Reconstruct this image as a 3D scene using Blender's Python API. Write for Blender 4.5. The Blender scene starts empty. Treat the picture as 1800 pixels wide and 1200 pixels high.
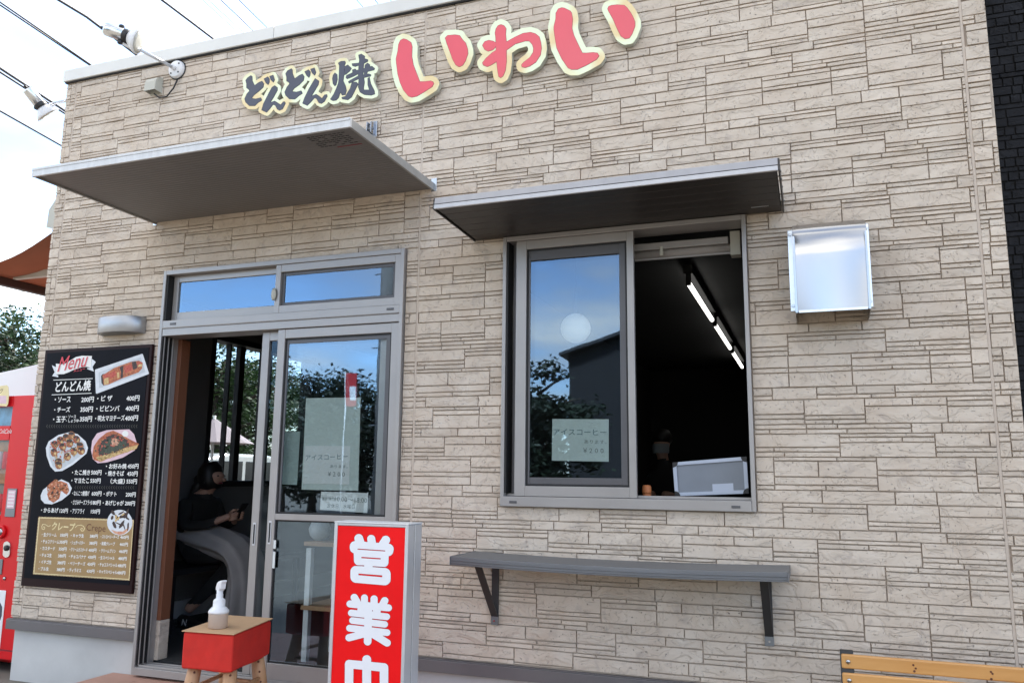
import bpy, math, random
import numpy as np
from mathutils import Vector, Matrix, geometry
random.seed(7)
R = math.radians
S = bpy.context.scene
COL = S.collection

# ------------------------------------------------------------------ camera
F_PX, YAW, PITCH, ROLL = 1428.0, R(20.2268), R(9.428), R(.6045)
CAM = np.array([0.0, -4.0, 1.25])


def cam_axes():
    cy, sy, cp, sp = math.cos(YAW), math.sin(YAW), math.cos(PITCH), math.sin(PITCH)
    cr, sr = math.cos(ROLL), math.sin(ROLL)
    fw = np.array([-sy * cp, cy * cp, sp])
    r = np.array([cy, sy, 0.0])
    u = np.cross(r, fw)
    return np.array([cr * r + sr * u, -(-sr * r + cr * u), fw])


AX = cam_axes()
cd = bpy.data.cameras.new('camera')
cam = bpy.data.objects.new('camera', cd)
COL.objects.link(cam)
cd.sensor_fit = 'HORIZONTAL'
cd.sensor_width = 36
cd.lens = F_PX / 1800 * 36
cd.clip_end = 2000
mw = Matrix.Identity(4)
for i in range(3):
    mw[i][0] = AX[0][i]
    mw[i][1] = -AX[1][i]
    mw[i][2] = -AX[2][i]
    mw[i][3] = CAM[i]
cam.matrix_world = mw
S.camera = cam

# ------------------------------------------------------------------ world, sun, exposure
SUN_EL, SUN_AZ = R(52), R(14)      # azimuth measured from +Y towards +X: the sun is behind the shop
SKY_STRENGTH = .115
W_ = bpy.data.worlds.new('World')
S.world = W_
W_.use_nodes = True
nt = W_.node_tree
nt.nodes.clear()


def node(nt, t, **kw):
    n = nt.nodes.new(t)
    for k, v in kw.items():
        if hasattr(n, k):
            setattr(n, k, v)
        else:
            n.inputs[k.replace('_', ' ')].default_value = v
    return n


sky = node(nt, 'ShaderNodeTexSky', sky_type='NISHITA', sun_disc=False, sun_elevation=SUN_EL, sun_rotation=SUN_AZ,
           air_density=1.0, dust_density=.5, ozone_density=3.5)
tc = node(nt, 'ShaderNodeTexCoord')
sep = node(nt, 'ShaderNodeSeparateXYZ')
nt.links.new(tc.outputs['Generated'], sep.inputs[0])
mx = node(nt, 'ShaderNodeMath', operation='MAXIMUM')
mx.inputs[1].default_value = .0
nt.links.new(sep.outputs[2], mx.inputs[0])
ad = node(nt, 'ShaderNodeMath', operation='ADD')
ad.inputs[1].default_value = .16
nt.links.new(mx.outputs[0], ad.inputs[0])
dx = node(nt, 'ShaderNodeMath', operation='DIVIDE')
dy = node(nt, 'ShaderNodeMath', operation='DIVIDE')
for d, k in ((dx, 0), (dy, 1)):
    nt.links.new(sep.outputs[k], d.inputs[0])
    nt.links.new(ad.outputs[0], d.inputs[1])
cmb = node(nt, 'ShaderNodeCombineXYZ')
nt.links.new(dx.outputs[0], cmb.inputs[0])
nt.links.new(dy.outputs[0], cmb.inputs[1])
CLOUD_OFF = (18.4, -13.3, 8.1)
mp = node(nt, 'ShaderNodeMapping')
mp.inputs['Location'].default_value = CLOUD_OFF
nt.links.new(cmb.outputs[0], mp.inputs[0])
nz = node(nt, 'ShaderNodeTexNoise')
nz.inputs['Scale'].default_value = .55
nz.inputs['Detail'].default_value = 8
nz.inputs['Roughness'].default_value = .55
nt.links.new(mp.outputs[0], nz.inputs['Vector'])
rp = node(nt, 'ShaderNodeValToRGB')
rp.color_ramp.elements[0].position = .385
rp.color_ramp.elements[1].position = .56
nt.links.new(nz.outputs[0], rp.inputs[0])
cl = node(nt, 'ShaderNodeMix', data_type='RGBA')
nz2 = node(nt, 'ShaderNodeTexNoise')
nz2.inputs['Scale'].default_value = 1.1
nz2.inputs['Detail'].default_value = 6
nt.links.new(mp.outputs[0], nz2.inputs['Vector'])
rg2 = node(nt, 'ShaderNodeValToRGB')
rg2.color_ramp.elements[0].position, rg2.color_ramp.elements[0].color = .40, (.20, .225, .27, 1)
rg2.color_ramp.elements[1].position, rg2.color_ramp.elements[1].color = .62, (1, .98, .95, 1)
nt.links.new(nz2.outputs[0], rg2.inputs[0])
vm_ = node(nt, 'ShaderNodeVectorMath', operation='SCALE')
vm_.inputs['Scale'].default_value = 4.3
nt.links.new(rg2.outputs[0], vm_.inputs[0])
nt.links.new(vm_.outputs[0], cl.inputs[7])
nt.links.new(rp.outputs[0], cl.inputs[0])
nt.links.new(sky.outputs[0], cl.inputs[6])
bg = node(nt, 'ShaderNodeBackground')
bg.inputs['Strength'].default_value = SKY_STRENGTH
nt.links.new(cl.outputs[2], bg.inputs[0])
ow = node(nt, 'ShaderNodeOutputWorld')
nt.links.new(bg.outputs[0], ow.inputs[0])

sl = bpy.data.lights.new('sun', 'SUN')
sl.energy = 2.6
sl.angle = R(10)
sl.color = (1, .95, .88)
so = bpy.data.objects.new('sun', sl)
COL.objects.link(so)
sd = Vector((math.sin(SUN_AZ) * math.cos(SUN_EL), math.cos(SUN_AZ) * math.cos(SUN_EL), math.sin(SUN_EL)))
so.rotation_euler = sd.to_track_quat('Z', 'Y').to_euler()
so.location = sd * 60

S.view_settings.view_transform = 'Standard'
S.view_settings.look = 'None'
S.view_settings.gamma = 1
S.view_settings.use_curve_mapping = False
S.view_settings.exposure = 2.5
S.render.engine = 'CYCLES'
S.cycles.max_bounces = 8
S.cycles.transparent_max_bounces = 16
S.cycles.caustics_reflective = False
S.cycles.caustics_refractive = False
S.cycles.use_denoising = True


# ------------------------------------------------------------------ measuring: photo pixel (1800 x 1200) to a point on a real plane
def ray(px, py):
    return AX.T @ np.array([(px - 900) / F_PX, (py - 600) / F_PX, 1.0])


def P(px, py, ax=1, v=0.0):
    d = ray(px, py)
    return CAM + d * ((v - CAM[ax]) / d[ax])


def WX(px, py, y=0.0):
    return float(P(px, py, 1, y)[0])


def WZ(px, py, y=0.0):
    return float(P(px, py, 1, y)[2])


def proj(p):
    c = AX @ (np.array(p) - CAM)
    return 900 + F_PX * c[0] / c[2], 600 + F_PX * c[1] / c[2], c[2]


# ------------------------------------------------------------------ materials
def mat(name, col, rough=.5, metal=0.0, var=.12, vscale=8.0, bump=0.0, bscale=60.0, stretch=(1, 1, 1), col2=None,
        coat=0.0, spec=None, emit=None, translucent=0.0, island=0.0):
    m = bpy.data.materials.new(name)
    m.use_nodes = True
    t = m.node_tree
    b = t.nodes['Principled BSDF']
    b.inputs['Roughness'].default_value = rough
    b.inputs['Metallic'].default_value = metal
    if coat:
        b.inputs['Coat Weight'].default_value = coat
        b.inputs['Coat Roughness'].default_value = .08
    if spec is not None:
        b.inputs['Specular IOR Level'].default_value = spec
    g = node(t, 'ShaderNodeNewGeometry')
    mpn = node(t, 'ShaderNodeMapping')
    mpn.inputs['Scale'].default_value = stretch
    t.links.new(g.outputs['Position'], mpn.inputs[0])
    n = node(t, 'ShaderNodeTexNoise')
    n.inputs['Scale'].default_value = vscale
    n.inputs['Detail'].default_value = 6
    n.inputs['Roughness'].default_value = .6
    t.links.new(mpn.outputs[0], n.inputs['Vector'])
    mi = node(t, 'ShaderNodeMix', data_type='RGBA')
    c2 = col2 if col2 else tuple(min(1, c * (1 + var)) for c in col)
    c1 = col if col2 else tuple(c * (1 - var) for c in col)
    mi.inputs[6].default_value = (*c1, 1)
    mi.inputs[7].default_value = (*c2, 1)
    rr = node(t, 'ShaderNodeMapRange')
    rr.inputs[1].default_value = .3
    rr.inputs[2].default_value = .7
    t.links.new(n.outputs[0], rr.inputs[0])
    t.links.new(rr.outputs[0], mi.inputs[0])
    out = mi.outputs[2]
    if island:
        hv = node(t, 'ShaderNodeHueSaturation')
        mr = node(t, 'ShaderNodeMapRange')
        mr.inputs[3].default_value = 1 - island
        mr.inputs[4].default_value = 1 + island
        t.links.new(g.outputs['Random Per Island'], mr.inputs[0])
        t.links.new(mr.outputs[0], hv.inputs['Value'])
        t.links.new(out, hv.inputs['Color'])
        out = hv.outputs[0]
    t.links.new(out, b.inputs['Base Color'])
    # uneven gloss
    rm = node(t, 'ShaderNodeMapRange')
    rm.inputs[3].default_value = max(0, rough - .06)
    rm.inputs[4].default_value = min(1, rough + .06)
    t.links.new(n.outputs[0], rm.inputs[0])
    t.links.new(rm.outputs[0], b.inputs['Roughness'])
    if bump:
        n2 = node(t, 'ShaderNodeTexNoise')
        n2.inputs['Scale'].default_value = bscale
        n2.inputs['Detail'].default_value = 5
        t.links.new(mpn.outputs[0], n2.inputs['Vector'])
        bp = node(t, 'ShaderNodeBump')
        bp.inputs['Strength'].default_value = bump
        bp.inputs['Distance'].default_value = .004
        t.links.new(n2.outputs[0], bp.inputs['Height'])
        t.links.new(bp.outputs[0], b.inputs['Normal'])
    if emit:
        b.inputs['Emission Color'].default_value = (*emit[0], 1)
        b.inputs['Emission Strength'].default_value = emit[1]
    if translucent:
        tr = node(t, 'ShaderNodeBsdfTranslucent')
        t.links.new(out, tr.inputs[0])
        ms = node(t, 'ShaderNodeMixShader')
        ms.inputs[0].default_value = translucent
        t.links.new(b.outputs[0], ms.inputs[1])
        t.links.new(tr.outputs[0], ms.inputs[2])
        t.links.new(ms.outputs[0], t.nodes['Material Output'].inputs[0])
    return m


def glass(name, base=.12, gain=1.6, tint=(.72, .78, .78), wob=.0):
    m = bpy.data.materials.new(name)
    m.use_nodes = True
    t = m.node_tree
    t.nodes.remove(t.nodes['Principled BSDF'])
    fr = node(t, 'ShaderNodeFresnel')
    fr.inputs[0].default_value = 1.5
    ma = node(t, 'ShaderNodeMath', operation='MULTIPLY_ADD')
    ma.use_clamp = True
    ma.inputs[1].default_value = gain
    ma.inputs[2].default_value = base
    t.links.new(fr.outputs[0], ma.inputs[0])
    gb = node(t, 'ShaderNodeNewGeometry')
    inv = node(t, 'ShaderNodeMath', operation='SUBTRACT')
    inv.inputs[0].default_value = 1
    t.links.new(gb.outputs['Backfacing'], inv.inputs[1])
    mb_ = node(t, 'ShaderNodeMath', operation='MULTIPLY')
    t.links.new(ma.outputs[0], mb_.inputs[0])
    t.links.new(inv.outputs[0], mb_.inputs[1])
    ma = mb_
    tr = node(t, 'ShaderNodeBsdfTransparent')
    tr.inputs[0].default_value = (*tint, 1)
    gl = node(t, 'ShaderNodeBsdfGlossy')
    gl.inputs['Color'].default_value = (.52, .71, .93, 1)
    gl.inputs['Roughness'].default_value = .012
    if wob:
        n = node(t, 'ShaderNodeTexNoise')
        n.inputs['Scale'].default_value = 3
        g = node(t, 'ShaderNodeNewGeometry')
        t.links.new(g.outputs['Position'], n.inputs['Vector'])
        bp = node(t, 'ShaderNodeBump')
        bp.inputs['Strength'].default_value = wob
        bp.inputs['Distance'].default_value = .01
        t.links.new(n.outputs[0], bp.inputs['Height'])
        t.links.new(bp.outputs[0], gl.inputs['Normal'])
    ms = node(t, 'ShaderNodeMixShader')
    t.links.new(ma.outputs[0], ms.inputs[0])
    t.links.new(tr.outputs[0], ms.inputs[1])
    t.links.new(gl.outputs[0], ms.inputs[2])
    t.links.new(ms.outputs[0], t.nodes['Material Output'].inputs[0])
    return m


def stone_mat(name, ca, cb, vein, bump=.9):
    m = bpy.data.materials.new(name)
    m.use_nodes = True
    t = m.node_tree
    L = t.links.new
    b = t.nodes['Principled BSDF']
    b.inputs['Roughness'].default_value = .88
    b.inputs['Specular IOR Level'].default_value = .25
    g = node(t, 'ShaderNodeNewGeometry')
    n = node(t, 'ShaderNodeTexNoise')
    n.inputs['Scale'].default_value = 6
    n.inputs['Detail'].default_value = 7
    L(g.outputs['Position'], n.inputs['Vector'])
    mi = node(t, 'ShaderNodeMix', data_type='RGBA')
    mi.inputs[6].default_value = (*ca, 1)
    mi.inputs[7].default_value = (*cb, 1)
    mr = node(t, 'ShaderNodeMapRange')
    mr.inputs[1].default_value = .3
    mr.inputs[2].default_value = .7
    L(n.outputs[0], mr.inputs[0])
    L(mr.outputs[0], mi.inputs[0])
    hv = node(t, 'ShaderNodeHueSaturation')
    mr2 = node(t, 'ShaderNodeMapRange')
    mr2.inputs[3].default_value = .90
    mr2.inputs[4].default_value = 1.09
    L(g.outputs['Random Per Island'], mr2.inputs[0])
    L(mr2.outputs[0], hv.inputs['Value'])
    L(mi.outputs[2], hv.inputs['Color'])
    # chipped, flaked relief: warped stretched noise cut into small ledges
    mp1 = node(t, 'ShaderNodeMapping')
    mp1.inputs['Rotation'].default_value = (0, .55, 0)
    mp1.inputs['Scale'].default_value = (9, 9, 14)
    L(g.outputs['Position'], mp1.inputs[0])
    n1 = node(t, 'ShaderNodeTexNoise')
    n1.inputs['Scale'].default_value = 1
    n1.inputs['Detail'].default_value = 5
    n1.inputs['Distortion'].default_value = 1.1
    L(mp1.outputs[0], n1.inputs['Vector'])
    r1 = node(t, 'ShaderNodeValToRGB')
    e = r1.color_ramp.elements
    e[0].position, e[0].color = .30, (0, 0, 0, 1)
    e[1].position, e[1].color = .70, (1, 1, 1, 1)
    for ps, vv in ((.40, .20), (.412, .46), (.56, .60), (.568, .80)):
        x = r1.color_ramp.elements.new(ps)
        x.color = (vv, vv, vv, 1)
    L(n1.outputs[0], r1.inputs[0])
    n3 = node(t, 'ShaderNodeTexNoise')
    n3.inputs['Scale'].default_value = 85
    n3.inputs['Detail'].default_value = 3
    L(g.outputs['Position'], n3.inputs['Vector'])
    r3 = node(t, 'ShaderNodeValToRGB')
    r3.color_ramp.elements[0].position, r3.color_ramp.elements[0].color = .28, (0, 0, 0, 1)
    r3.color_ramp.elements[1].position = .36
    L(n3.outputs[0], r3.inputs[0])
    mu = node(t, 'ShaderNodeMath', operation='MULTIPLY_ADD')
    mu.inputs[1].default_value = .35
    L(r3.outputs[0], mu.inputs[0])
    L(r1.outputs[0], mu.inputs[2])
    bp = node(t, 'ShaderNodeBump')
    bp.inputs['Strength'].default_value = bump
    bp.inputs['Distance'].default_value = .010
    L(mu.outputs[0], bp.inputs['Height'])
    L(bp.outputs[0], b.inputs['Normal'])
    # greyish mineral staining in the chips
    st = node(t, 'ShaderNodeMix', data_type='RGBA')
    st.inputs[7].default_value = (*vein, 1)
    n4 = node(t, 'ShaderNodeTexNoise')
    n4.inputs['Scale'].default_value = 14
    n4.inputs['Detail'].default_value = 6
    n4.inputs['Distortion'].default_value = .8
    L(g.outputs['Position'], n4.inputs['Vector'])
    r4 = node(t, 'ShaderNodeMapRange')
    r4.inputs[1].default_value = .57
    r4.inputs[2].default_value = .74
    r4.inputs[4].default_value = .55
    L(n4.outputs[0], r4.inputs[0])
    L(r4.outputs[0], st.inputs[0])
    L(hv.outputs[0], st.inputs[6])
    ch = node(t, 'ShaderNodeMix', data_type='RGBA')
    ch.inputs[7].default_value = (*[c * .62 for c in vein], 1)
    sp = node(t, 'ShaderNodeMath', operation='SUBTRACT')
    sp.inputs[0].default_value = .8
    L(r3.outputs[0], sp.inputs[1])
    L(sp.outputs[0], ch.inputs[0])
    L(st.outputs[2], ch.inputs[6])
    L(ch.outputs[2], b.inputs['Base Color'])
    return m


def ribbed(name, col, pitch, rough=.5, metal=0., axis='Y', strength=.5):
    m = mat(name, col, rough, metal, .08, 3)
    t = m.node_tree
    g = node(t, 'ShaderNodeNewGeometry')
    w = node(t, 'ShaderNodeTexWave', bands_direction=axis)
    w.inputs['Scale'].default_value = 2 * math.pi / pitch / 20
    t.links.new(g.outputs['Position'], w.inputs['Vector'])
    bp = node(t, 'ShaderNodeBump')
    bp.inputs['Strength'].default_value = strength
    bp.inputs['Distance'].default_value = .003
    t.links.new(w.outputs['Fac'], bp.inputs['Height'])
    t.links.new(bp.outputs[0], t.nodes['Principled BSDF'].inputs['Normal'])
    return m


def cream_gold():
    m = mat('cream_gold_acrylic', (.86, .84, .62), .25, 0, .05, 2, coat=.4)
    t = m.node_tree
    b = t.nodes['Principled BSDF']
    g = node(t, 'ShaderNodeNewGeometry')
    n = node(t, 'ShaderNodeTexNoise')
    n.inputs['Scale'].default_value = 5.5
    n.inputs['Detail'].default_value = 1
    t.links.new(g.outputs['Position'], n.inputs['Vector'])
    r = node(t, 'ShaderNodeValToRGB')
    r.color_ramp.elements[0].position, r.color_ramp.elements[0].color = .38, (.78, .62, .33, 1)
    r.color_ramp.elements[1].position, r.color_ramp.elements[1].color = .56, (.80, .88, .62, 1)
    t.links.new(n.outputs[0], r.inputs[0])
    t.links.new(r.outputs[0], b.inputs['Base Color'])
    return m


M = {}
M['stone'] = stone_mat('sandstone_siding', (.55, .46, .375), (.64, .56, .475), (.37, .315, .28))
M['mortar'] = mat('siding_joint', (.47, .395, .33), .9, 0, .1, 20)
M['sealant'] = mat('beige_sealant', (.52, .435, .36), .7, 0, .05, 20)
M['black_stone'] = stone_mat('black_block_siding', (.010, .0105, .013), (.02, .021, .025), (.03, .03, .034), 1.0)
M['black_joint'] = mat('black_joint', (.006, .006, .007), .9)
M['concrete'] = mat('smooth_grey_concrete', (.53, .53, .525), .85, 0, .12, 2.0, .25, 30)
M['flash'] = mat('grey_brown_flashing', (.15, .14, .145), .4, .2, .06, 4)
M['coping'] = mat('white_coping', (.66, .65, .62), .4, .1, .05, 3)
M['alu'] = mat('bronze_grey_aluminium', (.355, .337, .328), .36, .35, .05, 5)
M['alu_dark'] = mat('dark_grey_aluminium', (.10, .098, .105), .4, .2, .08, 5)
M['alu_light'] = mat('silver_aluminium', (.60, .62, .66), .32, .5, .05, 5)
M['gasket'] = mat('black_gasket', (.012, .012, .013), .6)
M['white_met'] = mat('white_painted_metal', (.72, .73, .74), .4, .1, .06, 6, stretch=(1, 1, 4))
M['fascia'] = mat('weathered_white_fascia', (.60, .605, .61), .45, .15, .10, 12, stretch=(3, 1, .5))
M['canopy_edge'] = mat('grey_canopy_edge', (.36, .36, .35), .45, .2, .10, 12)
M['soffit'] = ribbed('ribbed_grey_soffit', (.185, .178, .174), .028, .55, 0, 'Y', .35)
M['soffit_brown'] = mat('dark_brown_soffit', (.036, .031, .029), .45, 0, .10, 5, stretch=(.3, 3, 1))
M['chrome'] = mat('polished_steel', (.44, .445, .455), .15, 1, .03, 3)
M['brushed'] = mat('brushed_steel', (.62, .64, .66), .24, 1, .05, 30, stretch=(1, 1, .1))
M['lamp_silver'] = mat('matte_silver', (.40, .41, .43), .42, .85, .04, 20)
M['edge_grey'] = mat('silver_grey_edge', (.36, .355, .37), .4, .3, .06, 9, stretch=(2, 1, .5))
M['edge_pale'] = mat('pale_grey_edge', (.52, .515, .53), .4, .2, .06, 9, stretch=(2, 1, .5))
M['steel_dark'] = mat('dull_steel', (.20, .21, .22), .45, .6, .1, 8)
M['lampwhite'] = mat('white_lamp_enamel', (.70, .70, .71), .35, 0, .04, 8)
M['lens'] = mat('frosted_lamp_lens', (.68, .66, .58), .2, 0, .06, 20, coat=.5)
M['black_pl'] = mat('black_plastic', (.014, .014, .016), .45)
M['cable'] = mat('black_cable', (.012, .013, .016), .6)
M['beige_pl'] = mat('beige_plastic', (.48, .47, .41), .5, 0, .05, 8)
M['glass'] = glass('window_glass', .165, 1.4, (.92, .945, .945), .035)
M['clear'] = glass('clear_glass', .0, 1.0, (.93, .95, .95))
M['smoked'] = glass('smoked_glass', .0, 1.0, (.66, .69, .70))
M['cream'] = cream_gold()
M['cream_side'] = mat('cream_edge', (.50, .50, .42), .4)
M['ink'] = mat('slate_blue_letter', (.058, .065, .095), .4, 0, .05, 5)
M['ink_edge'] = mat('letter_outline', (.012, .012, .03), .5)
M['sign_red'] = mat('red_acrylic_letter', (.74, .085, .12), .3, 0, .03, 5, coat=.4)
M['sign_red_edge'] = mat('dark_red_edge', (.22, .04, .05), .4)
M['red_panel'] = mat('red_sign_panel', (.84, .008, .010), .42, 0, .10, 2.5, spec=.15)
M['red_dark'] = mat('dark_red_print', (.22, .003, .012), .4)
M['white_print'] = mat('white_print', (.80, .82, .86), .35, 0, .02, 5)
M['menu_black'] = mat('black_menu_print', (.0045, .005, .009), .5, 0, .5, 3, spec=.08)
M['menu_edge'] = mat('dark_brown_board_edge', (.016, .004, .005), .45, 0, .1, 8, spec=.15)
M['wht'] = mat('white_text_print', (.80, .80, .78), .5, 0, .01)
M['gold_print'] = mat('gold_brown_print', (.34, .215, .085), .45, 0, .08, 20)
M['cream_print'] = mat('cream_print', (.78, .66, .36), .5)
M['brown_print'] = mat('brown_print', (.12, .035, .012), .5)
M['dim_print'] = mat('dim_brown_print', (.035, .032, .028), .5)
M['red_print'] = mat('red_print', (.62, .045, .07), .5)
M['plate'] = mat('white_plate_print', (.66, .69, .73), .5, 0, .08, 25)
M['plate_in'] = mat('grey_plate_print', (.50, .54, .58), .5, 0, .1, 25)
M['pink_plate'] = mat('pink_plate_print', (.70, .50, .56), .5, 0, .1, 25)
M['food1'] = mat('brown_food_print', (.10, .018, .006), .5, 0, .3, 70, col2=(.52, .20, .06))
M['food2'] = mat('orange_food_print', (.20, .03, .01), .5, 0, .3, 80, col2=(.62, .20, .07))
M['food3'] = mat('green_food_print', (.006, .010, .006), .5, 0, .3, 90, col2=(.07, .09, .05))
M['food4'] = mat('pink_food_print', (.55, .18, .10), .5, 0, .3, 80, col2=(.70, .45, .30))
M['food_dark'] = mat('dark_sauce_print', (.012, .006, .006), .5, 0, .3, 80, col2=(.06, .02, .015))
M['food_red'] = mat('red_sauce_print', (.38, .02, .02), .5, 0, .3, 80, col2=(.55, .12, .06))
M['food_yel'] = mat('yellow_food_print', (.45, .25, .08), .5, 0, .3, 90, col2=(.72, .55, .25))
M['paper'] = mat('white_paper', (.66, .70, .69), .8, 0, .03, 6)
M['paper_grn'] = mat('greenish_paper', (.50, .58, .55), .8, 0, .04, 6)
M['paper_ink'] = mat('blue_green_ink', (.07, .14, .16), .7)
M['paper_ink2'] = mat('grey_ink', (.16, .19, .18), .7)
M['wood'] = mat('varnished_pine', (.52, .245, .065), .38, 0, .12, 22, .05, 60, stretch=(.12, 1, 1), col2=(.62, .33, .11), coat=.3)
M['knot'] = mat('wood_knot', (.10, .028, .012), .5)
M['log'] = mat('peeled_log', (.40, .22, .11), .55, 0, .2, 16, .2, 30, stretch=(1, 1, .25), col2=(.55, .34, .19))
M['red_cloth'] = mat('red_cloth', (.56, .022, .014), .85, 0, .12, 9, .25, 350)
M['card'] = mat('cardboard', (.54, .35, .20), .85, 0, .05, 12, .1, 120)
M['bottle'] = mat('milky_plastic', (.66, .53, .44), .35, 0, .03, 12, translucent=.3)
M['pump'] = mat('white_plastic', (.78, .79, .82), .35)
M['brown_wall'] = mat('orange_brown_jamb', (.17, .062, .03), .6, 0, .08, 6)
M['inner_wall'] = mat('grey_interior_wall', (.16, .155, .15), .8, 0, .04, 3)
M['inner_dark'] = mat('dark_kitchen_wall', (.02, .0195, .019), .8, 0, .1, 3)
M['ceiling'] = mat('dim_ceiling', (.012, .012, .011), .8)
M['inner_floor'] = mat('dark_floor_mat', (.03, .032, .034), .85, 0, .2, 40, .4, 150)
M['tube'] = mat('fluorescent_tube', (.9, .9, .9), .5, emit=((1, .98, .94), .7))
M['globe'] = mat('white_globe', (.75, .76, .78), .3, emit=((.9, .95, 1), .025))  # faint glow given to the added globe
M['terracotta'] = mat('terracotta_tile', (.47, .27, .205), .7, 0, .1, 7, .15, 60, island=.06)
M['grout'] = mat('tile_grout', (.33, .29, .26), .9)
M['asphalt'] = mat('pale_worn_concrete', (.15, .135, .112), .9, 0, .25, 3, .6, 160)
M['awning'] = mat('brown_awning_fabric', (.36, .175, .115), .85, 0, .05, 6, translucent=.55)
M['awn_dark'] = mat('dark_brown_awning_bar', (.055, .026, .02), .5)
M['vend_red'] = mat('glossy_red_enamel', (.66, .008, .014), .32, 0, .04, 4, spec=.3)
M['vend_in'] = mat('vending_window_interior', (.28, .22, .16), .5, 0, .2, 8)
M['sky_print'] = mat('blue_print', (.16, .36, .56), .4, 0, .3, 20)
M['orange_print'] = mat('orange_print', (.45, .16, .03), .4, 0, .3, 15)
M['skin'] = mat('skin', (.42, .24, .17), .55, 0, .06, 20)
M['hair'] = mat('dark_hair', (.010, .008, .007), .5, 0, .3, 60, .5, 200, stretch=(1, 1, .2))
M['black_cloth'] = mat('black_cloth', (.012, .0115, .011), .9, 0, .2, 10, .3, 200)
M['grey_cloth'] = mat('grey_cloth', (.36, .33, .315), .9, 0, .1, 6, .3, 300)
M['mask'] = mat('white_mask', (.30, .31, .32), .8)
M['leaf'] = mat('green_leaf', (.030, .062, .018), .6, 0, .35, .9, translucent=.25, island=.45)
M['leaf2'] = mat('dark_green_leaf', (.018, .042, .018), .6, 0, .35, .9, translucent=.2, island=.45)
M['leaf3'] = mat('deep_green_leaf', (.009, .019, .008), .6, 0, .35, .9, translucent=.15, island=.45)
M['bark'] = mat('bark', (.055, .042, .033), .9, 0, .3, 12, .6, 30, stretch=(1, 1, .2))
M['car_white'] = mat('white_car_paint', (.76, .77, .78), .25, 0, .02, 4, coat=.5)
M['car_glass'] = mat('dark_car_glass', (.02, .024, .028), .08)
M['tyre'] = mat('black_tyre', (.012, .012, .012), .8)
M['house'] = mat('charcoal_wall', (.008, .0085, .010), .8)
M['roofing'] = mat('dark_slate_roof', (.022, .023, .026), .6, 0, .2, 12)
M['pole'] = mat('grey_concrete_pole', (.20, .195, .185), .85, 0, .1, 5)
M['parasol'] = mat('white_parasol_cloth', (.36, .30, .33), .8, 0, .05, 5)
M['banner'] = mat('red_banner_cloth', (.60, .05, .06), .8, translucent=.3)
M['yellow_paper'] = mat('yellow_poster', (.45, .33, .03), .7)
M['orange_lid'] = mat('orange_brown_lid', (.50, .17, .06), .6, 0, .15, 40, stretch=(.2, .2, 3))
M['worn_white'] = mat('white_board', (.80, .82, .84), .5, 0, .03, 2)

# ------------------------------------------------------------------ building blocks
WLOC = {}


def tag(o, label=None, cat=None, group=None, kind=None):
    if label:
        o['label'] = label
    if cat:
        o['category'] = cat
    if group:
        o['group'] = group
    if kind:
        o['kind'] = kind
    return o


def empty(name, loc, label=None, cat=None, group=None):
    o = bpy.data.objects.new(name, None)
    o.empty_display_size = .1
    COL.objects.link(o)
    o.location = loc
    WLOC[o.name] = Vector(loc)
    return tag(o, label, cat, group)


def link(name, me, wloc, parent):
    o = bpy.data.objects.new(name, me)
    COL.objects.link(o)
    wloc = Vector(wloc)
    WLOC[o.name] = wloc
    if parent:
        o.parent = parent
        o.location = wloc - WLOC[parent.name]
    else:
        o.location = wloc
    return o


def fill(loops):
    """triangles (indices into the concatenated loops) of outlines with holes"""
    def area(lp):
        return abs(sum(a[0] * b[1] - b[0] * a[1] for a, b in zip(lp, lp[1:] + lp[:1]))) / 2

    def inside(p, lp):
        c = False
        for a, b in zip(lp, lp[1:] + lp[:1]):
            if (a[1] > p[1]) != (b[1] > p[1]) and p[0] < (b[0] - a[0]) * (p[1] - a[1]) / (b[1] - a[1]) + a[0]:
                c = not c
        return c
    loops = [list(l) for l in loops]
    st, k = [], 0
    for lp in loops:
        st.append(k)
        k += len(lp)
    n = len(loops)
    par = [[j for j in range(n) if j != i and inside(loops[i][0], loops[j])] for i in range(n)]
    out = []
    for i in range(n):
        if len(par[i]) % 2:
            continue
        grp = [i] + [j for j in range(n) if len(par[j]) == len(par[i]) + 1 and i in par[j]]
        idx = [st[g] + q for g in grp for q in range(len(loops[g]))]
        for t in geometry.tessellate_polygon([[Vector((p[0], p[1], 0)) for p in loops[g]] for g in grp]):
            out.append(tuple(idx[q] for q in t))
    return out


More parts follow.
